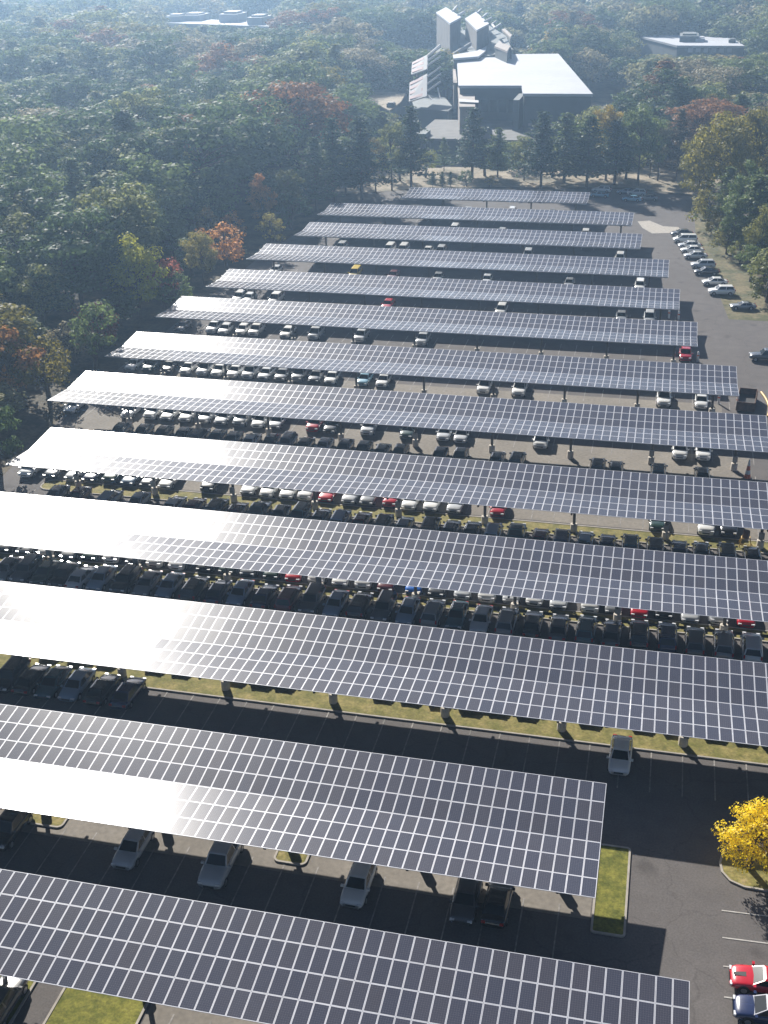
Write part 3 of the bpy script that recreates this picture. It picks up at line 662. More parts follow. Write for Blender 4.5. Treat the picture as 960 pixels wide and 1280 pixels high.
# ------------------------------------------------------------------ buildings
def P2(px, py, Y): return zat(px, py, Y)
hall = empty('main_building', (-43, 350, 0)); tag(hall, 'large institutional building with a flat white roof, stair towers and slatted sunshades', 'building')
H0 = Matrix.Translation(-hall.location)
def hb(b, name, m): 
    o = b.build(name, m, hall); o.matrix_local = H0; return o
zr = 16.0
roof = [(-65, 380), (-46.3, 380.8), (-46.0, 371.5), (-43.9, 364), (-23.4, 363.4), (-44.5, 470), (-74.5, 458), (-73, 447)]
def hitr(px, py, z): q = hit(px, py, z); return (q.x, q.y)
roof = [hitr(573, 108, zr), hitr(652, 108, zr), hitr(653.5, 118, zr), hitr(741, 118.5, zr), hitr(698, 68, zr), hitr(634, 68.5, zr), hitr(634, 72.5, zr), hitr(571, 73, zr)]
roof = ccw(roof)
b = MB(); b.prism(inset(roof, .6), 3, zr-.5); hb(b, 'wall', M_WALLD)
b = MB(); b.prism(roof, zr-.497, zr+.25); hb(b, 'roof', M_WHITE)
# recessed windows on the front: individual bays
fr = hitr(741, 118.5, zr)[1]+.55
for i in range(7):
    x0 = -42.5+i*2.7
    w = MB(); w.box(x0, x0+1.9, fr-.08, fr+.1, 9.2, 12.4); o = hb(w, 'window', M_WINDOW)
for i in range(6):
    x0 = -63.5+i*2.8; yb = hitr(573, 108, zr)[1]+.55
    w = MB(); w.box(x0, x0+2.0, yb-.08, yb+.1, 8.6, 12.2); hb(w, 'window', M_WINDOW)
b = MB(); b.box(-41.5, -26, fr-1.0, fr+.3, 7.2, 7.9); hb(b, 'ledge', M_WALLL)
b = MB(); b.box(-46, -44.2, fr-2.0, fr+12, 3, 14.5); hb(b, 'fin_wall', M_WALLD)
# terrace and lower storey
b = MB(); b.box(-72, -20, 345, fr+20, 0, 5.4); hb(b, 'lower_storey', M_WALLD)
b = MB(); b.box(-72.4, -19.6, 344.6, fr+16, 5.403, 6.0); hb(b, 'terrace', M_TERR)
for i in range(9):
    x0 = -70+i*5.5
    w = MB(); w.box(x0, x0+2.6, 344.9, 345.2, 1.0, 5.0); hb(w, 'window', M_WINDOW)
b = MB(); b.box(-57.5, -54.5, 344.5, 352, 0, 7.2); hb(b, 'stair_block', M_WALLD)
b = MB(); b.box(-71.5, -68.5, 344.5, 352, 0, 7.2); hb(b, 'stair_block', M_WALLD)
def block(name, pts, ztop, zbot, mw, capm=None, parent=hall, cap_t=.5):
    P = ccw([hitr(x, y, ztop) for x, y in pts])
    b = MB(); b.prism(inset(P, .25), zbot, ztop-cap_t); o = hb(b, name, mw)
    if capm:
        c = MB(); c.prism(P, ztop-cap_t+.003, ztop+.15); q = c.build('cap', capm, o)
    return o, P
T1, P1 = block('stair_tower', [(545, 16), (557.5, 9.3), (576.7, 21.7), (562.5, 29.5)], 25, 0, M_TOWER, M_WHITE)
T2, P2_ = block('stair_tower', [(581, 23.5), (595, 15), (611.5, 30), (596, 38)], 24, 0, M_TOWER, M_WHITE)
# shaded core behind and between the towers
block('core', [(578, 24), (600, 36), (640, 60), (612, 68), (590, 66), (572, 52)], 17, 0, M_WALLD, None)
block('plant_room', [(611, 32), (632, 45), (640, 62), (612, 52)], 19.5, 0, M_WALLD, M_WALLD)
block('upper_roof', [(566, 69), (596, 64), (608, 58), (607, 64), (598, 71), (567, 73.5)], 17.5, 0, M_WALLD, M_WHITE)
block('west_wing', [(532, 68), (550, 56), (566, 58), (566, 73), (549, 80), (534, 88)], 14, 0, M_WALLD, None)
block('west_annex', [(515, 126), (533, 118), (556, 122), (566, 134), (560, 140), (518, 136)], 7, 0, M_WALLD, M_WALLD)
block('entrance_block', [(572, 109), (593, 109), (594, 134), (574, 134)], 13.5, 0, M_WALLL, M_WALLL)
block('canopy_slab', [(573, 121), (599, 123), (599, 126), (573, 125)], 14.6, 14.0, M_PIPE, None)
block('white_fin', [(565.5, 72), (567.5, 72), (571.5, 104), (566.5, 104)], 14, 6.003, M_WALLL, M_WALLL)
def rod(name, a, za, c, zc, rad, m=M_PIPE):
    A = hit(*a, za); B = hit(*c, zc); b = MB(); b.tube([A, B], rad, 8); hb(b, name, m)
for a, c in (((566, 14), (571, 8)), ((573, 19), (580, 15))): rod('roof_pipe', a, 25.3, c, 25.8, .5)
for a, c in (((597, 16), (601.5, 11.5)), ((603, 22), (609, 17)), ((606, 27), (614.5, 22.5)), ((614, 31), (620, 27)), ((619, 35), (626, 30)), ((615.5, 31), (619, 35))): rod('roof_pipe', a, 24.3, c, 24.8, .45)
for (pts) in ([(627, 37), (631, 36), (640, 44), (638, 47)], [(618, 58), (624, 51.5), (638, 58), (634, 64.5)]): block('skylight', pts, 20, 14, M_WALLD, M_WALLL)
rod('roof_beam', (549, 77), 14, (564, 70), 15, .8); rod('roof_beam', (564, 70), 15, (588, 55), 18, .7)
# slatted sunshades on the west face: tilted plates with reddish stripes and struts
def shade(corn, Y0, Y1, nst):
    # corn: TL, TR, BR, BL pixels; top edge at depth Y1, bottom edge at Y0
    A = zat(*corn[0], Y1); B = zat(*corn[1], Y1); Cc = zat(*corn[2], Y0); D = zat(*corn[3], Y0)
    N = (B-A).cross(D-A).normalized(); N = -N if N.z < 0 else N
    b = MB(); b.slab([D, Cc, B, A], N, .35); o = hb(b, 'sunshade', M_PIPE)
    for i in range(nst):
        t0 = (i+.25)/nst; t1 = t0+.5/nst
        s = MB(); q = [A.lerp(D, t1)+(B-A)*.06, B.lerp(Cc, t1)-(B-A)*.22, B.lerp(Cc, t0)-(B-A)*.22, A.lerp(D, t0)+(B-A)*.06]
        s.slab([v+N*.2 for v in q], N, .19); s.build('stripe', M_PINK, o)
    for i in range(3):
        t = .15+.33*i; q = B.lerp(Cc, t); e = q+(B-A).normalized()*4.5+Vector((0, 2.5, .9))
        s = MB(); s.tube([q, e], .28, 8); s.build('strut', M_PIPE, o)
shade(((515, 78), (534.5, 68), (534, 86), (514, 93)), 408, 420, 3)
shade(((512, 103), (534, 92), (533.5, 120), (511, 127)), 392, 406, 4)
rod('roof_pipe', (532, 72), 18, (550, 57), 20, .5); rod('roof_pipe', (535, 75), 17, (543, 70), 18, .45)
rod('strut', (536, 120), 8, (548, 136), 5, .3); rod('strut', (547, 110), 9, (554, 138), 5, .3); rod('strut', (549, 88), 13, (560, 98), 11, .5)
# sandy platform left of the building
P = ccw([hitr(x, y, 7.5) for x, y in ((463, 106), (500, 104), (509, 112), (500, 127), (487, 138), (472, 130), (461, 128))])
t = empty('raised_platform', (P[0][0], P[0][1], 0)); tag(t, 'raised sandy-topped platform with dark openings left of the big building', 'platform')
b = MB(); b.prism(P, 0, 7.1); o = b.build('retaining_wall', M_WALLD, t); o.matrix_local = Matrix.Translation(-t.location)
b = MB(); b.prism(inset(P, -.3), 7.103, 7.5); o = b.build('top', M_SAND, t); o.matrix_local = Matrix.Translation(-t.location)
for px, py in ((503, 115), (489, 133)):
    q = hit(px, py, 7.6); b = MB(); b.box(q.x-1.2, q.x+1.2, q.y-1.5, q.y+1.5, 7.503, 8.6); b.box(q.x-.9, q.x+.9, q.y-1.2, q.y+1.2, 8.603, 8.9)
    o = b.build('hatch', M_BLACK, t); o.matrix_local = Matrix.Translation(-t.location)
def far_building(name, lab, pts, z, mw, windows, extra=None):
    P = ccw([hitr(x, y, z) for x, y in pts]); cx = sum(p[0] for p in P)/len(P); cy = min(p[1] for p in P)
    r = empty(name, (cx, cy, 0)); tag(r, lab, 'building'); T = Matrix.Translation(-r.location)
    b = MB(); b.prism(inset(P, .4), 0, z-.6); o = b.build('wall', mw, r); o.matrix_local = T
    b = MB(); b.prism(P, z-.597, z+.2); o = b.build('roof', M_WHITE, r); o.matrix_local = T
    for (x0, x1, z0, z1) in windows:
        y = min(p[1] for p in P)+.35; b = MB(); b.box(x0, x1, y-.1, y+.25, z0, z1); o = b.build('window', M_WINDOW if z1 < z-1 else M_WHITE, r); o.matrix_local = T
    if extra:
        for (px, py, sx, sy, hh, m) in extra:
            q = hit(px, py, z+.3); b = MB(); b.box(q.x-sx, q.x+sx, q.y-sy, q.y+sy, z+.203, z+hh); b.box(q.x-sx*.7, q.x+sx*.7, q.y-sy*.6, q.y+sy*.6, z+hh+.003, z+hh*1.25)
            o = b.build('roof_unit', m, r); o.matrix_local = T
    return r
far_building('office_building', 'low grey office building with white roof behind the trees at upper right', [(846, 57.5), (931, 58), (916, 48.5), (858, 45), (802, 44), (800, 46)], 11, M_WALLD,
             [(3+i*3.2, 5+i*3.2, zz, zz+1.7) for i in range(6) for zz in (4.5, 8.5)], [(861, 50, 4, 8, 2.6, M_WALLD), (875, 51, 2, 5, 1.6, M_WHITE), (915, 52.5, 1.5, 3, 1.4, M_WALLD)])
far_building('warehouse', 'long distant pale-roofed building showing through the treetops at upper left', [(209, 29), (337, 33.5), (331, 28), (290, 26), (222, 23.5)], 15, M_WALLL,
             [], [(245, 24.5, 5, 8, 3, M_WHITE), (292, 26, 5, 8, 4, M_WHITE), (325, 29, 4, 8, 3.5, M_WHITE), (222, 26, 4, 6, 3, M_WHITE)])
far_building('house', 'small white-roofed house peeping out of trees at the right edge', [(925, 103), (943, 113), (948, 108), (932, 98)], 6, M_WALLL, [])
far_building('shed', 'small yellowish-grey roofed shed in trees left of the sunshades', [(492, 76), (505, 78), (505, 86), (493, 84)], 7, M_WALLL, [])
far_building('cottage', 'small pale roof among hazy trees left of the stair towers', [(472, 42), (495, 43), (494, 50), (473, 49)], 8, M_WALLL, [])

# ------------------------------------------------------------------ trees
def quad_leaves(b, c, nrm, size, rnd, mi=0):
    a = nrm.orthogonal().normalized(); e = nrm.cross(a); t = rnd.uniform(0, 2*pi); a2 = a*cos(t)+e*sin(t); e2 = nrm.cross(a2)
    w = size*rnd.uniform(.55, 1.1); h = size*rnd.uniform(.4, .8)
    p = [c-a2*w*.5, c-e2*h*.5+a2*w*.05, c+a2*w*.5, c+e2*h*.5-a2*w*.05]
    b.add(p, [(0, 1, 2, 3)], mi)
def rdir(rnd):
    z = rnd.uniform(-1, 1); t = rnd.uniform(0, 2*pi); r = sqrt(1-z*z); return Vector((r*cos(t), r*sin(t), z))
def broadleaf(seed, R0=5.6, H=15.0, base=.22, nclump=46, per=150, leaf=.62, narrow=1.0):
    rnd = random.Random(seed); tr = MB(); cr = MB()
    cz = H*(base+1)/2; hz = H*(1-base)/2
    lean = Vector((rnd.uniform(-.5, .5), rnd.uniform(-.5, .5), 0))
    top = Vector((lean.x, lean.y, cz+hz*.35))
    tr.tube([(0, 0, -.2), (lean.x*.2, lean.y*.2, H*.2), (lean.x*.6, lean.y*.6, H*.45), top], [.30, .24, .17, .06], 8)
    cl = []
    for i in range(nclump):
        for _ in range(30):
            d = rdir(rnd)
            if d.z < -.75: continue
            rad = rnd.uniform(.45, 1.0)**.6*rnd.uniform(.8, 1.08)
            sq = 1 - .25*max(0, d.z)
            p = Vector((d.x*R0*narrow*rad, d.y*R0*narrow*rad, cz+d.z*hz*rad))+lean*.8
            if all((p-q[0]).length > R0*.24 for q in cl): break
        cl.append((p, rnd.uniform(.20, .36)*R0))
    for p, r in cl:
        if rnd.random() < .5:
            q = Vector((lean.x*.5, lean.y*.5, max(H*.22, min(p.z-1.2, H*.62)))); m = q.lerp(p, .5)+Vector((0, 0, .5))
            tr.tube([q, m, p], [.11, .07, .03], 5, cap=False)
        for j in range(int(per*(r/(R0*.32))**1.6)):
            d = rdir(rnd); d.z = d.z*.8+.15
            rad = r*(rnd.uniform(.55, 1.1)); pos = p+Vector((d.x*rad, d.y*rad, d.z*rad*.75))
            n = (d*1.5+rdir(rnd)*.6+Vector((0, 0, .5))).normalized()
            quad_leaves(cr, pos, n, leaf, rnd)
    return tr.mesh('trunk', M_BARK), cr.mesh('crown', M_LEAF)
def pine(seed, H=16.0, R0=4.6, leaf=.6, whorls=17, nb=9):
    rnd = random.Random(seed); tr = MB(); cr = MB()
    tr.tube([(0, 0, -.2), (.1, 0, H*.5), (.15, .1, H*.97)], [.26, .17, .04], 8)
    for w in range(whorls):
        t = w/(whorls-1); z = H*(.20+.78*t); L0 = R0*(1-t)**.75*(.75+.35*sin(w*2.1+seed))+.45
        for k in range(nb):
            if rnd.random() < .12: continue
            a = rnd.uniform(0, 2*pi); L = L0*rnd.uniform(.6, 1.2); dz = rnd.uniform(-.05, .22)*L
            e = Vector((cos(a)*L, sin(a)*L, z+dz)); s = Vector((.1, .05, z-.15))
            if L > 1.2: tr.tube([s, e], [.06, .02], 4, cap=False)
            for j in range(int(14+L*13)):
                f = rnd.uniform(.22, 1.05); p = s.lerp(e, f)+Vector((rnd.gauss(0, .26+.08*L), rnd.gauss(0, .26+.08*L), rnd.gauss(0, .16)))
                n = (Vector((0, 0, 1))+rdir(rnd)*.75).normalized(); quad_leaves(cr, p, n, leaf, rnd)
    return tr.mesh('trunk', M_BARK), cr.mesh('crown', M_LEAF)
BL = [broadleaf(11), broadleaf(12, R0=6.4, H=15), broadleaf(13, R0=4.8, H=16.5, base=.18), broadleaf(14, R0=5.9, H=14, base=.15, nclump=40), broadleaf(15, R0=5.3, H=15.5, nclump=36, per=140)]
LOW = [broadleaf(21, R0=3.4, H=6.5, base=.06, nclump=26, per=58, leaf=.48), broadleaf(22, R0=2.9, H=7.5, base=.10, nclump=24, per=58, leaf=.48)]
PN = [pine(31), pine(32, H=15, R0=5.2), pine(33, H=17, R0=4.2, whorls=19)]
def tree(kind, loc, sc, col, rz, label, cat='tree', group=None, name='broadleaf_tree', sz=None):
    r = empty(name, (*loc, 0), rz); r.scale = (sc, sc, sc if sz is None else sz)
    tag(r, label, cat, group)
    link('trunk', kind[0], r); c = link('crown', kind[1], r); c.color = (*col, 1)
    return r
rnd = random.Random(99)
def at(px, py): q = hit(px, py, 0); return (q.x, q.y)
G_DK = (.080, .120, .045); G_MD = (.140, .185, .062); OLV = (.225, .24, .080); TAN = (.28, .245, .15); YG = (.42, .41, .05); ORG = (.48, .24, .08); RED = (.32, .115, .075); BLG = (.062, .10, .058); GOLD = (.36, .27, .05)
feat = []; FB = []
def F(kind, px, py, H, col, label, name='broadleaf_tree', cat='tree', r=1.0, base_h=None, xy=None):
    x, y = xy or at(px, py); k = kind; me = k[1]; h0 = max(v.co.z for v in me.vertices)
    sz = H/h0; sc = sz*r
    tree(k, (x, y), sc, col, rnd.uniform(0, 6.28), label, cat, None, name, sz=sz); feat.append((x, y, 3.6*r*sz)); FB.append((x, y, H, 4.3*sc))
# left edge of the wood
F(BL[3], 175, 398, 15.5, YG, 'bright yellow-green tree standing out at the wood edge, left of the canopies', r=.9)
F(LOW[1], 205, 385, 9.5, RED, 'reddish small tree just right of the bright yellow-green tree')
F(LOW[0], 222, 392, 7.5, G_MD, 'green bush below the reddish tree at the wood edge')
F(LOW[0], 128, 440, 8, RED, 'dull red bush left below the yellow-green tree')
F(LOW[1], 22, 500, 12, ORG, 'orange-red tree at the left edge of the picture', r=1.2)
F(LOW[0], 62, 500, 9.5, (.19, .16, .03), 'yellow-green round tree right of the orange-red one at the left edge')
F(LOW[0], 95, 455, 7, TAN, 'brownish bush behind the yellow-green round tree at left')
F(BL[0], 60, 420, 13, OLV, 'wide olive tree above the orange tree at the left')
F(BL[4], 330, 290, 13, ORG, 'orange-pink tree beside the left ends of the far canopies', r=.8)
F(BL[2], 362, 286, 13.5, (.09, .10, .03), 'olive-green tree right of the orange-pink tree', r=.9)
F(LOW[1], 262, 318, 10, (.22, .17, .05), 'slim golden-tan tree left of the orange-pink tree', r=.8)
F(LOW[1], 290, 312, 8, ORG, 'small rusty tree in front of the orange-pink tree')
F(LOW[0], 240, 345, 8, G_MD, 'green shrub beside the left end of the fifth canopy from the back')
edge_cols = [(G_MD, 'green'), (OLV, 'olive'), ((.30, .26, .07), 'golden-green'), (TAN, 'tan-brown'), (YG, 'yellow-green'), (ORG, 'rusty-orange'), (G_DK, 'dark green')]
for k in range(2, 10):
    for j, (dy, wd) in enumerate(((-4, 'beside'), (-13.5, 'just below'))):
        cc, cw = edge_cols[(k*3+j*4) % 7]
        if (k, j) in ((5, 0), (5, 1), (6, 0), (6, 1), (7, 1), (8, 0), (8, 1), (3, 1), (2, 1)): continue
        F(BL[(k+j) % 5] if j else LOW[k % 2], 0, 0, rnd.uniform(8, 12) if j == 0 else rnd.uniform(11, 14.5), cc, '%s edge tree %s the left end of the %s' % (cw, wd, rowname(k)), r=rnd.uniform(.8, 1.0),
          xy=(XL[k-1]-(6.5 if j == 0 else 9.0)+rnd.uniform(-1, .8)-(1.5 if k < 4 else 0), YF[k-1]+dy+rnd.uniform(-1.5, 1.5)))
# pines and trees behind the lot
for px, py, H, col, r, kd, nm, lab in ((418, 252, 20, BLG, 1.15, PN[0], 'pine_tree', 'bluish pine left of the farthest canopy'), (452, 250, 20, BLG, 1.15, PN[1], 'pine_tree', 'broad pine behind the left end of the second farthest canopy'),
      (396, 262, 17, G_DK, 1.15, PN[1], 'pine_tree', 'dark pine leftmost of the group behind the canopies'),
      (490, 238, 17, OLV, .75, BL[2], 'broadleaf_tree', 'slim olive tree left of the tall pine before the building'), (514, 236, 20.5, BLG, 1.15, PN[2], 'pine_tree', 'tall pine in front of the sunshades'),
      (590, 222, 18, BLG, 1.35, PN[0], 'pine_tree', 'wide pine in front of the pale fin wall of the building'), (676, 236, 19, BLG, 1.3, PN[2], 'pine_tree', 'pine with bare lower trunk beside the farthest canopy'),
      (705, 228, 17.5, G_MD, 1.4, PN[1], 'pine_tree', 'dense pine right of the bare-trunked pine'), (733, 236, 18, G_DK, 1.45, PN[0], 'pine_tree', 'dark pine at the right end of the farthest canopy'),
      (757, 226, 19.5, GOLD, .8, BL[2], 'broadleaf_tree', 'golden-topped tree right of the white roof'), (797, 232, 20, G_MD, .85, BL[0], 'broadleaf_tree', 'tall grey-green tree with slender trunk over the shaded cars'),
      (768, 230, 16, G_DK, 1.4, PN[1], 'pine_tree', 'dark pine behind the shaded far cars'),
      (845, 226, 18, (.10, .085, .06), .9, PN[0], 'pine_tree', 'greyish brown thin pine left of the big yellow-green tree'),
      (555, 214, 9, G_MD, 1.0, PN[2], 'pine_tree', 'short pine in front of the lower storey'), (640, 212, 8, G_MD, 1.2, LOW[0], 'round_shrub', 'round green shrub before the lower storey')):
    F(kd, px, py, H, col, lab, name=nm, r=r)
for i, px in enumerate((541, 553, 563)): F(PN[2], px, 234, 4.0, G_DK, ('left', 'middle', 'right')[i]+' of three small dark conifers behind the farthest canopy', name='small_conifer', r=1.3)
F(LOW[0], 583, 233, 4.2, G_DK, 'low dark bush on the sand behind the farthest canopy', name='low_bush', cat='bush'); F(LOW[0], 612, 234, 3.2, GOLD, 'low yellowish bush on the sand behind the farthest canopy', name='low_bush', cat='bush')
for px, py, H, col, r, kd, nm, lab in ((432, 244, 15, G_MD, 1.0, BL[0], 'broadleaf_tree', 'green leafy tree between the pines left of the farthest canopy'), (470, 243, 14, (.20, .17, .06), .8, BL[4], 'broadleaf_tree', 'brownish-green tree between pines at the left end of the farthest canopy'),
      (622, 222, 13, G_MD, 1.0, PN[1], 'pine_tree', 'medium pine before the middle of the lower storey'), (655, 226, 12, OLV, .8, BL[0], 'broadleaf_tree', 'low olive tree left of the bare-trunked pine'),
      (720, 222, 15, G_MD, .9, BL[3], 'broadleaf_tree', 'leafy green tree tucked between dark pines right of the roof'), (822, 226, 15, (.15, .15, .08), .8, BL[2], 'broadleaf_tree', 'thin grey-olive tree right of the slender-trunked tree'),
      (500, 226, 8, G_MD, 1.0, LOW[0], 'broadleaf_tree', 'low green tree between the slim olive tree and the tall pine'), (532, 222, 7.5, OLV, 1.1, LOW[1], 'broadleaf_tree', 'small olive tree behind the three small dark conifers'), (606, 220, 8.5, G_MD, 1.1, LOW[0], 'broadleaf_tree', 'low green tree right of the wide pine'),
      (690, 222, 9, G_MD, 1.1, LOW[1], 'broadleaf_tree', 'low green tree between bare-trunked pine and dense pine'), (782, 224, 9, OLV, 1.0, LOW[0], 'broadleaf_tree', 'low olive tree behind the shaded far cars'),
      (740, 215, 17, OLV, .9, BL[1], 'broadleaf_tree', 'broad olive tree behind the golden-topped tree')):
    F(kd, px, py, H, col, lab, name=nm, r=r)
# right side
F(BL[1], 898, 270, 23, (.24, .21, .035), 'very large yellow-green tree towering over the cars at right', r=.78)
F(BL[0], 935, 262, 24, (.20, .18, .04), 'tall olive-gold tree right of the very large yellow-green tree', r=.72)
F(BL[3], 872, 262, 18, (.20, .185, .035), 'yellow-olive tree left of the very large one at right', r=.72)
F(BL[4], 925, 300, 17, G_MD, 'green tree in front of the very large yellow-green tree', r=.75)
F(PN[2], 905, 290, 14, G_MD, 'slim green pine under the very large yellow-green tree', name='pine_tree', r=1.3)
F(PN[1], 940, 318, 16, G_MD, 'layered green pine at the right edge behind the parked cars', name='pine_tree', r=1.3)
F(PN[0], 968, 335, 17, G_DK, 'dark pine cut by the right edge', name='pine_tree', r=1.2)
F(LOW[0], 958, 378, 7, (.12, .13, .03), 'rounded olive bush at the right edge near the grey coupe', r=1.1)
F(LOW[0], 925, 330, 5, OLV, 'low olive bush behind the white SUV'); F(LOW[1], 965, 350, 8, OLV, 'olive shrub behind the rounded bush at the right edge')
F(BL[3], 948, 338, 13, (.20, .20, .05), 'olive-green tree leaning over the tree-side row near the white SUV', r=.8)
F(LOW[1], 938, 352, 7.5, G_MD, 'mid-green shrub below the olive-green tree by the white SUV', r=1.1)
F(LOW[0], 908, 318, 6, (.20, .19, .06), 'tan-green bush behind the middle of the tree-side row', r=1.2)
F(LOW[0], 884, 288, 9, (.22, .20, .05), 'yellowish bushy tree at the far end of the tree-side row', r=1.0)
F(BL[2], 915, 318, 12, G_MD, 'green tree behind the middle of the tree-side row', r=.8)
F(LOW[1], 950, 368, 9, OLV, 'olive bushy tree just behind the grey coupe', r=1.0)
F(LOW[0], 893, 300, 5, (.13, .12, .04), 'low tan-green bush behind the parked white minivan')
# the small golden tree on the island
YT = broadleaf(77, R0=2.75, H=5.2, base=.18, nclump=44, per=170, leaf=.21)
r = tree(YT, (10.0, 70.9), 1.0, (.86, .66, .03), .6, 'small bright golden-yellow tree on the kerbed island at lower right', name='golden_tree')

# ---- the wood: scattered trees, nearest 300 individual, rest one object
def inpoly(x, y, P):
    c = False; j = len(P)-1
    for i in range(len(P)):
        if (P[i][1] > y) != (P[j][1] > y) and x < (P[j][0]-P[i][0])*(y-P[i][1])/(P[j][1]-P[i][1])+P[i][0]: c = not c
        j = i
    return c
def pj(p):
    q = p-CAM; z = q.dot(FW); return (480+FPX*q.dot(RT)/z, 640-FPX*q.dot(UP)/z, z)
WIN = [  # image windows that stay open, with the depth of what shows there
 (463, 100, 512, 137, 430), (508, 5, 640, 60, 560), (508, 60, 600, 150, 440), (566, 60, 742, 152, 372), (800, 38, 935, 68, 600), (205, 20, 336, 30, 760), (530, 214, 850, 236, 345), (925, 100, 948, 114, 420), (474, 42, 494, 48, 560), (492, 76, 505, 84, 440)]
def clear_of(x, y):
    if y < 118 and x > -90: return False
    if inpoly(x, y, lot_big): return False
    if -95 < x < 14 and 285 < y < 342: return False
    if -78 < x < -16 and 340 < y < 480: return False
    if -110 < x < -76 and 395 < y < 440: return False
    for fx, fy, fr_ in feat:
        if (x-fx)**2+(y-fy)**2 < (fr_+1.5)**2: return False
    xr_ = 40*(y-306)/114+3 if y < 420 else 34+(y-420)*.12
    if y > 300 and abs(x-xr_) < 6: return False
    return True
lot_big = inset(lot, -3.6)
for x, y, H, rad in FB:
    ax, ay, z = pj(Vector((x, y, H))); bx, by, z2 = pj(Vector((x, y, H*.35))); w_ = FPX*rad*.8/z
    WIN.append((ax-w_, ay+2, ax+w_, by, y-2))
if not inpoly(lot[0][0]-1, 100, lot_big) and not inpoly(-84, 150, lot_big): lot_big = inset(lot, 3.6)
pts = []
y = 100.0; row = 0
while y < 1350:
    sp = 11.8 if y < 330 else 13.5 if y < 700 else 17
    xmin, xmax = -.60*y-25, .085*y+22
    x = xmin+(row % 2)*sp/2
    while x < xmax:
        X = x+rnd.uniform(-.34, .34)*sp; Yy = y+rnd.uniform(-.34, .34)*sp
        if clear_of(X, Yy): pts.append((X, Yy))
        x += sp
    y += sp*.87; row += 1
allt = []
for X, Yy in pts:
    n1 = noise.noise((X*.012, Yy*.012, 3.1)); n2 = noise.noise((X*.03, Yy*.03, 8.7))
    H = 18.5+6*n1+5*n2+rnd.choice((-6, -3, 0, 1, 3, 5))+rnd.uniform(-1.5, 1.5)
    ex = min(abs(X+88), 999)
    if X > -95 and X < -60 and Yy < 300: H = rnd.uniform(10, 16.5)       # lower growth at the wood edge
    if X > 5 and Yy < 330: H = rnd.uniform(12, 18)
    ok = True
    for x0, y0, x1, y1, D in WIN:
        if Yy > D: continue
        for _ in range(11):
            ax, ay, z = pj(Vector((X, Yy, H))); rad = FPX*(H*.46)/z
            if ax+rad > x0 and ax-rad < x1 and ay < y1-1 and pj(Vector((X, Yy, 0)))[1] > y0: H *= .86
            else: break
        if H < 3.2: ok = False; break
    if not ok: continue
    ax, ay, z = pj(Vector((X, Yy, H*.6)))
    rad = FPX*H*.3/z
    if ax < -rad-25 or ax > 960+rad+25 or ay < -rad-30 or ay > 1280+rad: continue
    pr = rnd.random()
    allt.append((rad, X, Yy, H, ax, ay, n1, n2, pr))
allt.sort(key=lambda t: -t[0])
NIND = 300-len(feat)-1
def zone(X, Yy, ax, ay):
    if X < -60: return 'wood left of the canopies' if Yy < 300 else 'wood left of the building'
    return 'trees behind the cars at right' if Yy < 330 else 'trees right of the building'
from collections import defaultdict
groups = defaultdict(list)
for t in allt[:NIND]:
    rad, X, Yy, H, ax, ay, n1, n2, pr = t
    v = pr+.35*n2
    if v < .28: col, cn = G_DK, 'dark green'
    elif v < .60: col, cn = G_MD, 'mid-green'
    elif v < .80: col, cn = OLV, 'olive'
    elif v < .90: col, cn = TAN, 'tan-brown'
    elif v < .985: col, cn = (.20, .18, .04), 'yellowish green'
    else: col, cn = ((.24, .12, .05), 'rusty orange')
    big = H > 9
    kd = rnd.choice(BL) if big else rnd.choice(LOW)
    if big and rnd.random() < (.12 if X < -60 else .3): kd = rnd.choice(PN); nm = 'pine_tree'
    else: nm = 'broadleaf_tree' if big else 'shrub'
    h0 = max(v_.co.z for v_ in kd[1].vertices) if kd not in () else 15
    f = rnd.uniform(.85, 1.15); w = rnd.uniform(1.2, 1.6)*(1 if Yy < 330 else 1.15)*(1.15 if H < 15 else 1)
    word = {'pine_tree': 'pine', 'broadleaf_tree': 'broadleaf tree', 'shrub': 'shrub'}[nm]
    z_ = zone(X, Yy, ax, ay)
    groups[(cn, word, z_)].append((ay, ax, kd, X, Yy, H/h0, w, [c*f for c in col], nm))
for (cn, word, z_), L in sorted(groups.items()):
    bands = defaultdict(list)
    for e in L: bands[int(e[0]//60)].append(e)
    names = {0: 'topmost', 1: 'very far', 2: 'far', 3: 'farther middle', 4: 'middle', 5: 'nearer middle', 6: 'near', 7: 'nearest', 8: 'nearest', 9: 'nearest', 10: 'nearest'}
    merged = defaultdict(list)
    for bnd, es in bands.items(): merged[names.get(bnd, 'nearest' if bnd > 6 else 'topmost')].extend(es)
    for bn, es in merged.items():
        es.sort(key=lambda e: e[1])
        for i, (ay, ax, kd, X, Yy, s, w, c, nm) in enumerate(es):
            pos = ((ordn(i+1)+'-from-left ' if i else 'leftmost ')) if len(es) > 1 else ''
            tree(kd, (X, Yy), s*w, c, rnd.uniform(0, 6.28), '%s%s %s, %s band, %s' % (pos, cn, word, bn, z_), 'shrub' if nm == 'shrub' else 'tree', 'trees of the '+z_, nm, sz=s)
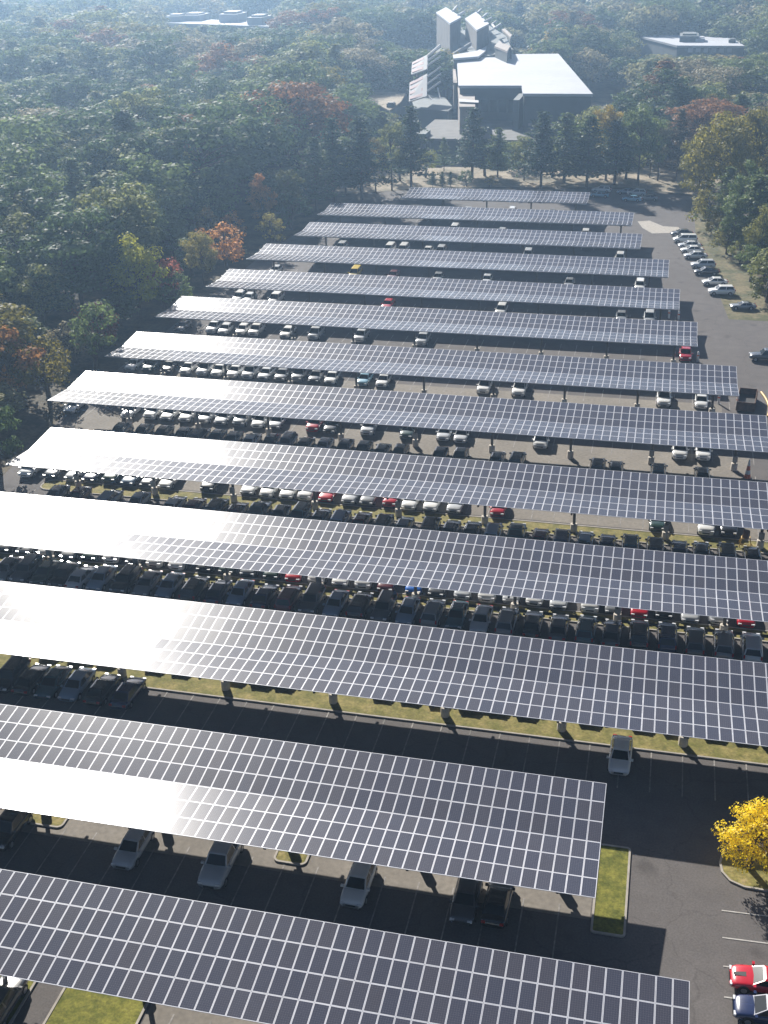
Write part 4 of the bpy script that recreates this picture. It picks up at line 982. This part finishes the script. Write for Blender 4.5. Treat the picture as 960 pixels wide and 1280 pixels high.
# far wood as one object of instances
far = allt[NIND:]
me = bpy.data.meshes.new('distant_woodland'); me.from_pydata([(t[1], t[2], 0) for t in far], [], [])
a1 = me.attributes.new('sc', 'FLOAT', 'POINT'); a2 = me.attributes.new('rot', 'FLOAT', 'POINT'); a3 = me.attributes.new('idx', 'INT', 'POINT'); a4 = me.attributes.new('wide', 'FLOAT', 'POINT')
srccol = bpy.data.collections.new('tree_sources')
def far_src(k, i):
    tr, crn = k; b = MB()
    m = crn.copy(); m.materials.clear(); m.materials.append(M_LEAFR)
    bm = bmesh.new(); bm.from_mesh(m); n0 = len(bm.faces); bm.from_mesh(tr); bm.faces.ensure_lookup_table()
    for f in bm.faces[n0:]: f.material_index = 1
    bm.to_mesh(m); bm.free(); m.materials.append(M_BARK)
    o = bpy.data.objects.new('tree_source', m); srccol.objects.link(o); return max(v.co.z for v in m.vertices)
hs = [far_src(k, i) for i, k in enumerate([broadleaf(41, per=42, leaf=1.1), broadleaf(42, R0=6.2, per=42, leaf=1.1), broadleaf(43, R0=5, H=16, per=42, leaf=1.1), pine(44, leaf=.9, nb=7, R0=4)])]
a1, a2, a3, a4 = [me.attributes[q] for q in ('sc', 'rot', 'idx', 'wide')]
for i, t in enumerate(far):
    k = rnd.choices((0, 1, 2, 3), (4, 4, 3, 1.2))[0]
    a3.data[i].value = k; a1.data[i].value = t[3]/hs[k]; a4.data[i].value = min(1.75, rnd.uniform(1.3, 1.75)*(1 if t[3] > 9 else 1.3)); a2.data[i].value = rnd.uniform(0, 6.28)
wood = link('distant_woodland', me); tag(wood, 'hazy mixed autumn woodland reaching to the top of the picture', 'woodland', None, 'stuff')
ng = bpy.data.node_groups.new('scatter_trees', 'GeometryNodeTree')
ng.interface.new_socket('Geometry', in_out='INPUT', socket_type='NodeSocketGeometry'); ng.interface.new_socket('Geometry', in_out='OUTPUT', socket_type='NodeSocketGeometry')
N = ng.nodes; Lk = ng.links
gi = N.new('NodeGroupInput'); go = N.new('NodeGroupOutput'); ip = N.new('GeometryNodeInstanceOnPoints'); ci = N.new('GeometryNodeCollectionInfo')
ci.inputs['Collection'].default_value = srccol; ci.inputs['Separate Children'].default_value = True; ci.inputs['Reset Children'].default_value = True
ip.inputs['Pick Instance'].default_value = True
def attr(nm, ty):
    q = N.new('GeometryNodeInputNamedAttribute'); q.data_type = ty; q.inputs['Name'].default_value = nm; return q.outputs['Attribute']
cx = N.new('ShaderNodeCombineXYZ'); Lk.new(attr('rot', 'FLOAT'), cx.inputs[2])
Lk.new(gi.outputs[0], ip.inputs['Points']); Lk.new(ci.outputs[0], ip.inputs['Instance']); Lk.new(attr('idx', 'INT'), ip.inputs['Instance Index'])
mu = N.new('ShaderNodeMath'); mu.operation = 'MULTIPLY'; sca = attr('sc', 'FLOAT'); Lk.new(sca, mu.inputs[0]); Lk.new(attr('wide', 'FLOAT'), mu.inputs[1])
sv = N.new('ShaderNodeCombineXYZ'); Lk.new(mu.outputs[0], sv.inputs[0]); Lk.new(mu.outputs[0], sv.inputs[1]); Lk.new(sca, sv.inputs[2])
Lk.new(cx.outputs[0], ip.inputs['Rotation']); Lk.new(sv.outputs[0], ip.inputs['Scale']); Lk.new(ip.outputs[0], go.inputs[0])
md = wood.modifiers.new('scatter', 'NODES'); md.node_group = ng
print('TREES', len(allt), 'individual', NIND, 'far', len(far))

# ------------------------------------------------------------------ haze
b = MB(); b.box(-1100, 420, -40, 1600, -1.0, 68)
hz = b.build('haze', []); hz['kind'] = 'stuff'; hz['label'] = 'pale blue autumn haze filling the air over the lot and woods'; hz['category'] = 'haze'
m = bpy.data.materials.new('haze_air'); m.use_nodes = True; n = m.node_tree.nodes; n.remove(n['Principled BSDF'])
pv = n.new('ShaderNodeVolumePrincipled'); pv.inputs['Color'].default_value = (.44, .66, .95, 1); pv.inputs['Density'].default_value = .00037; pv.inputs['Anisotropy'].default_value = .62
m.node_tree.links.new(pv.outputs[0], n['Material Output'].inputs['Volume']); hz.data.materials.append(m)
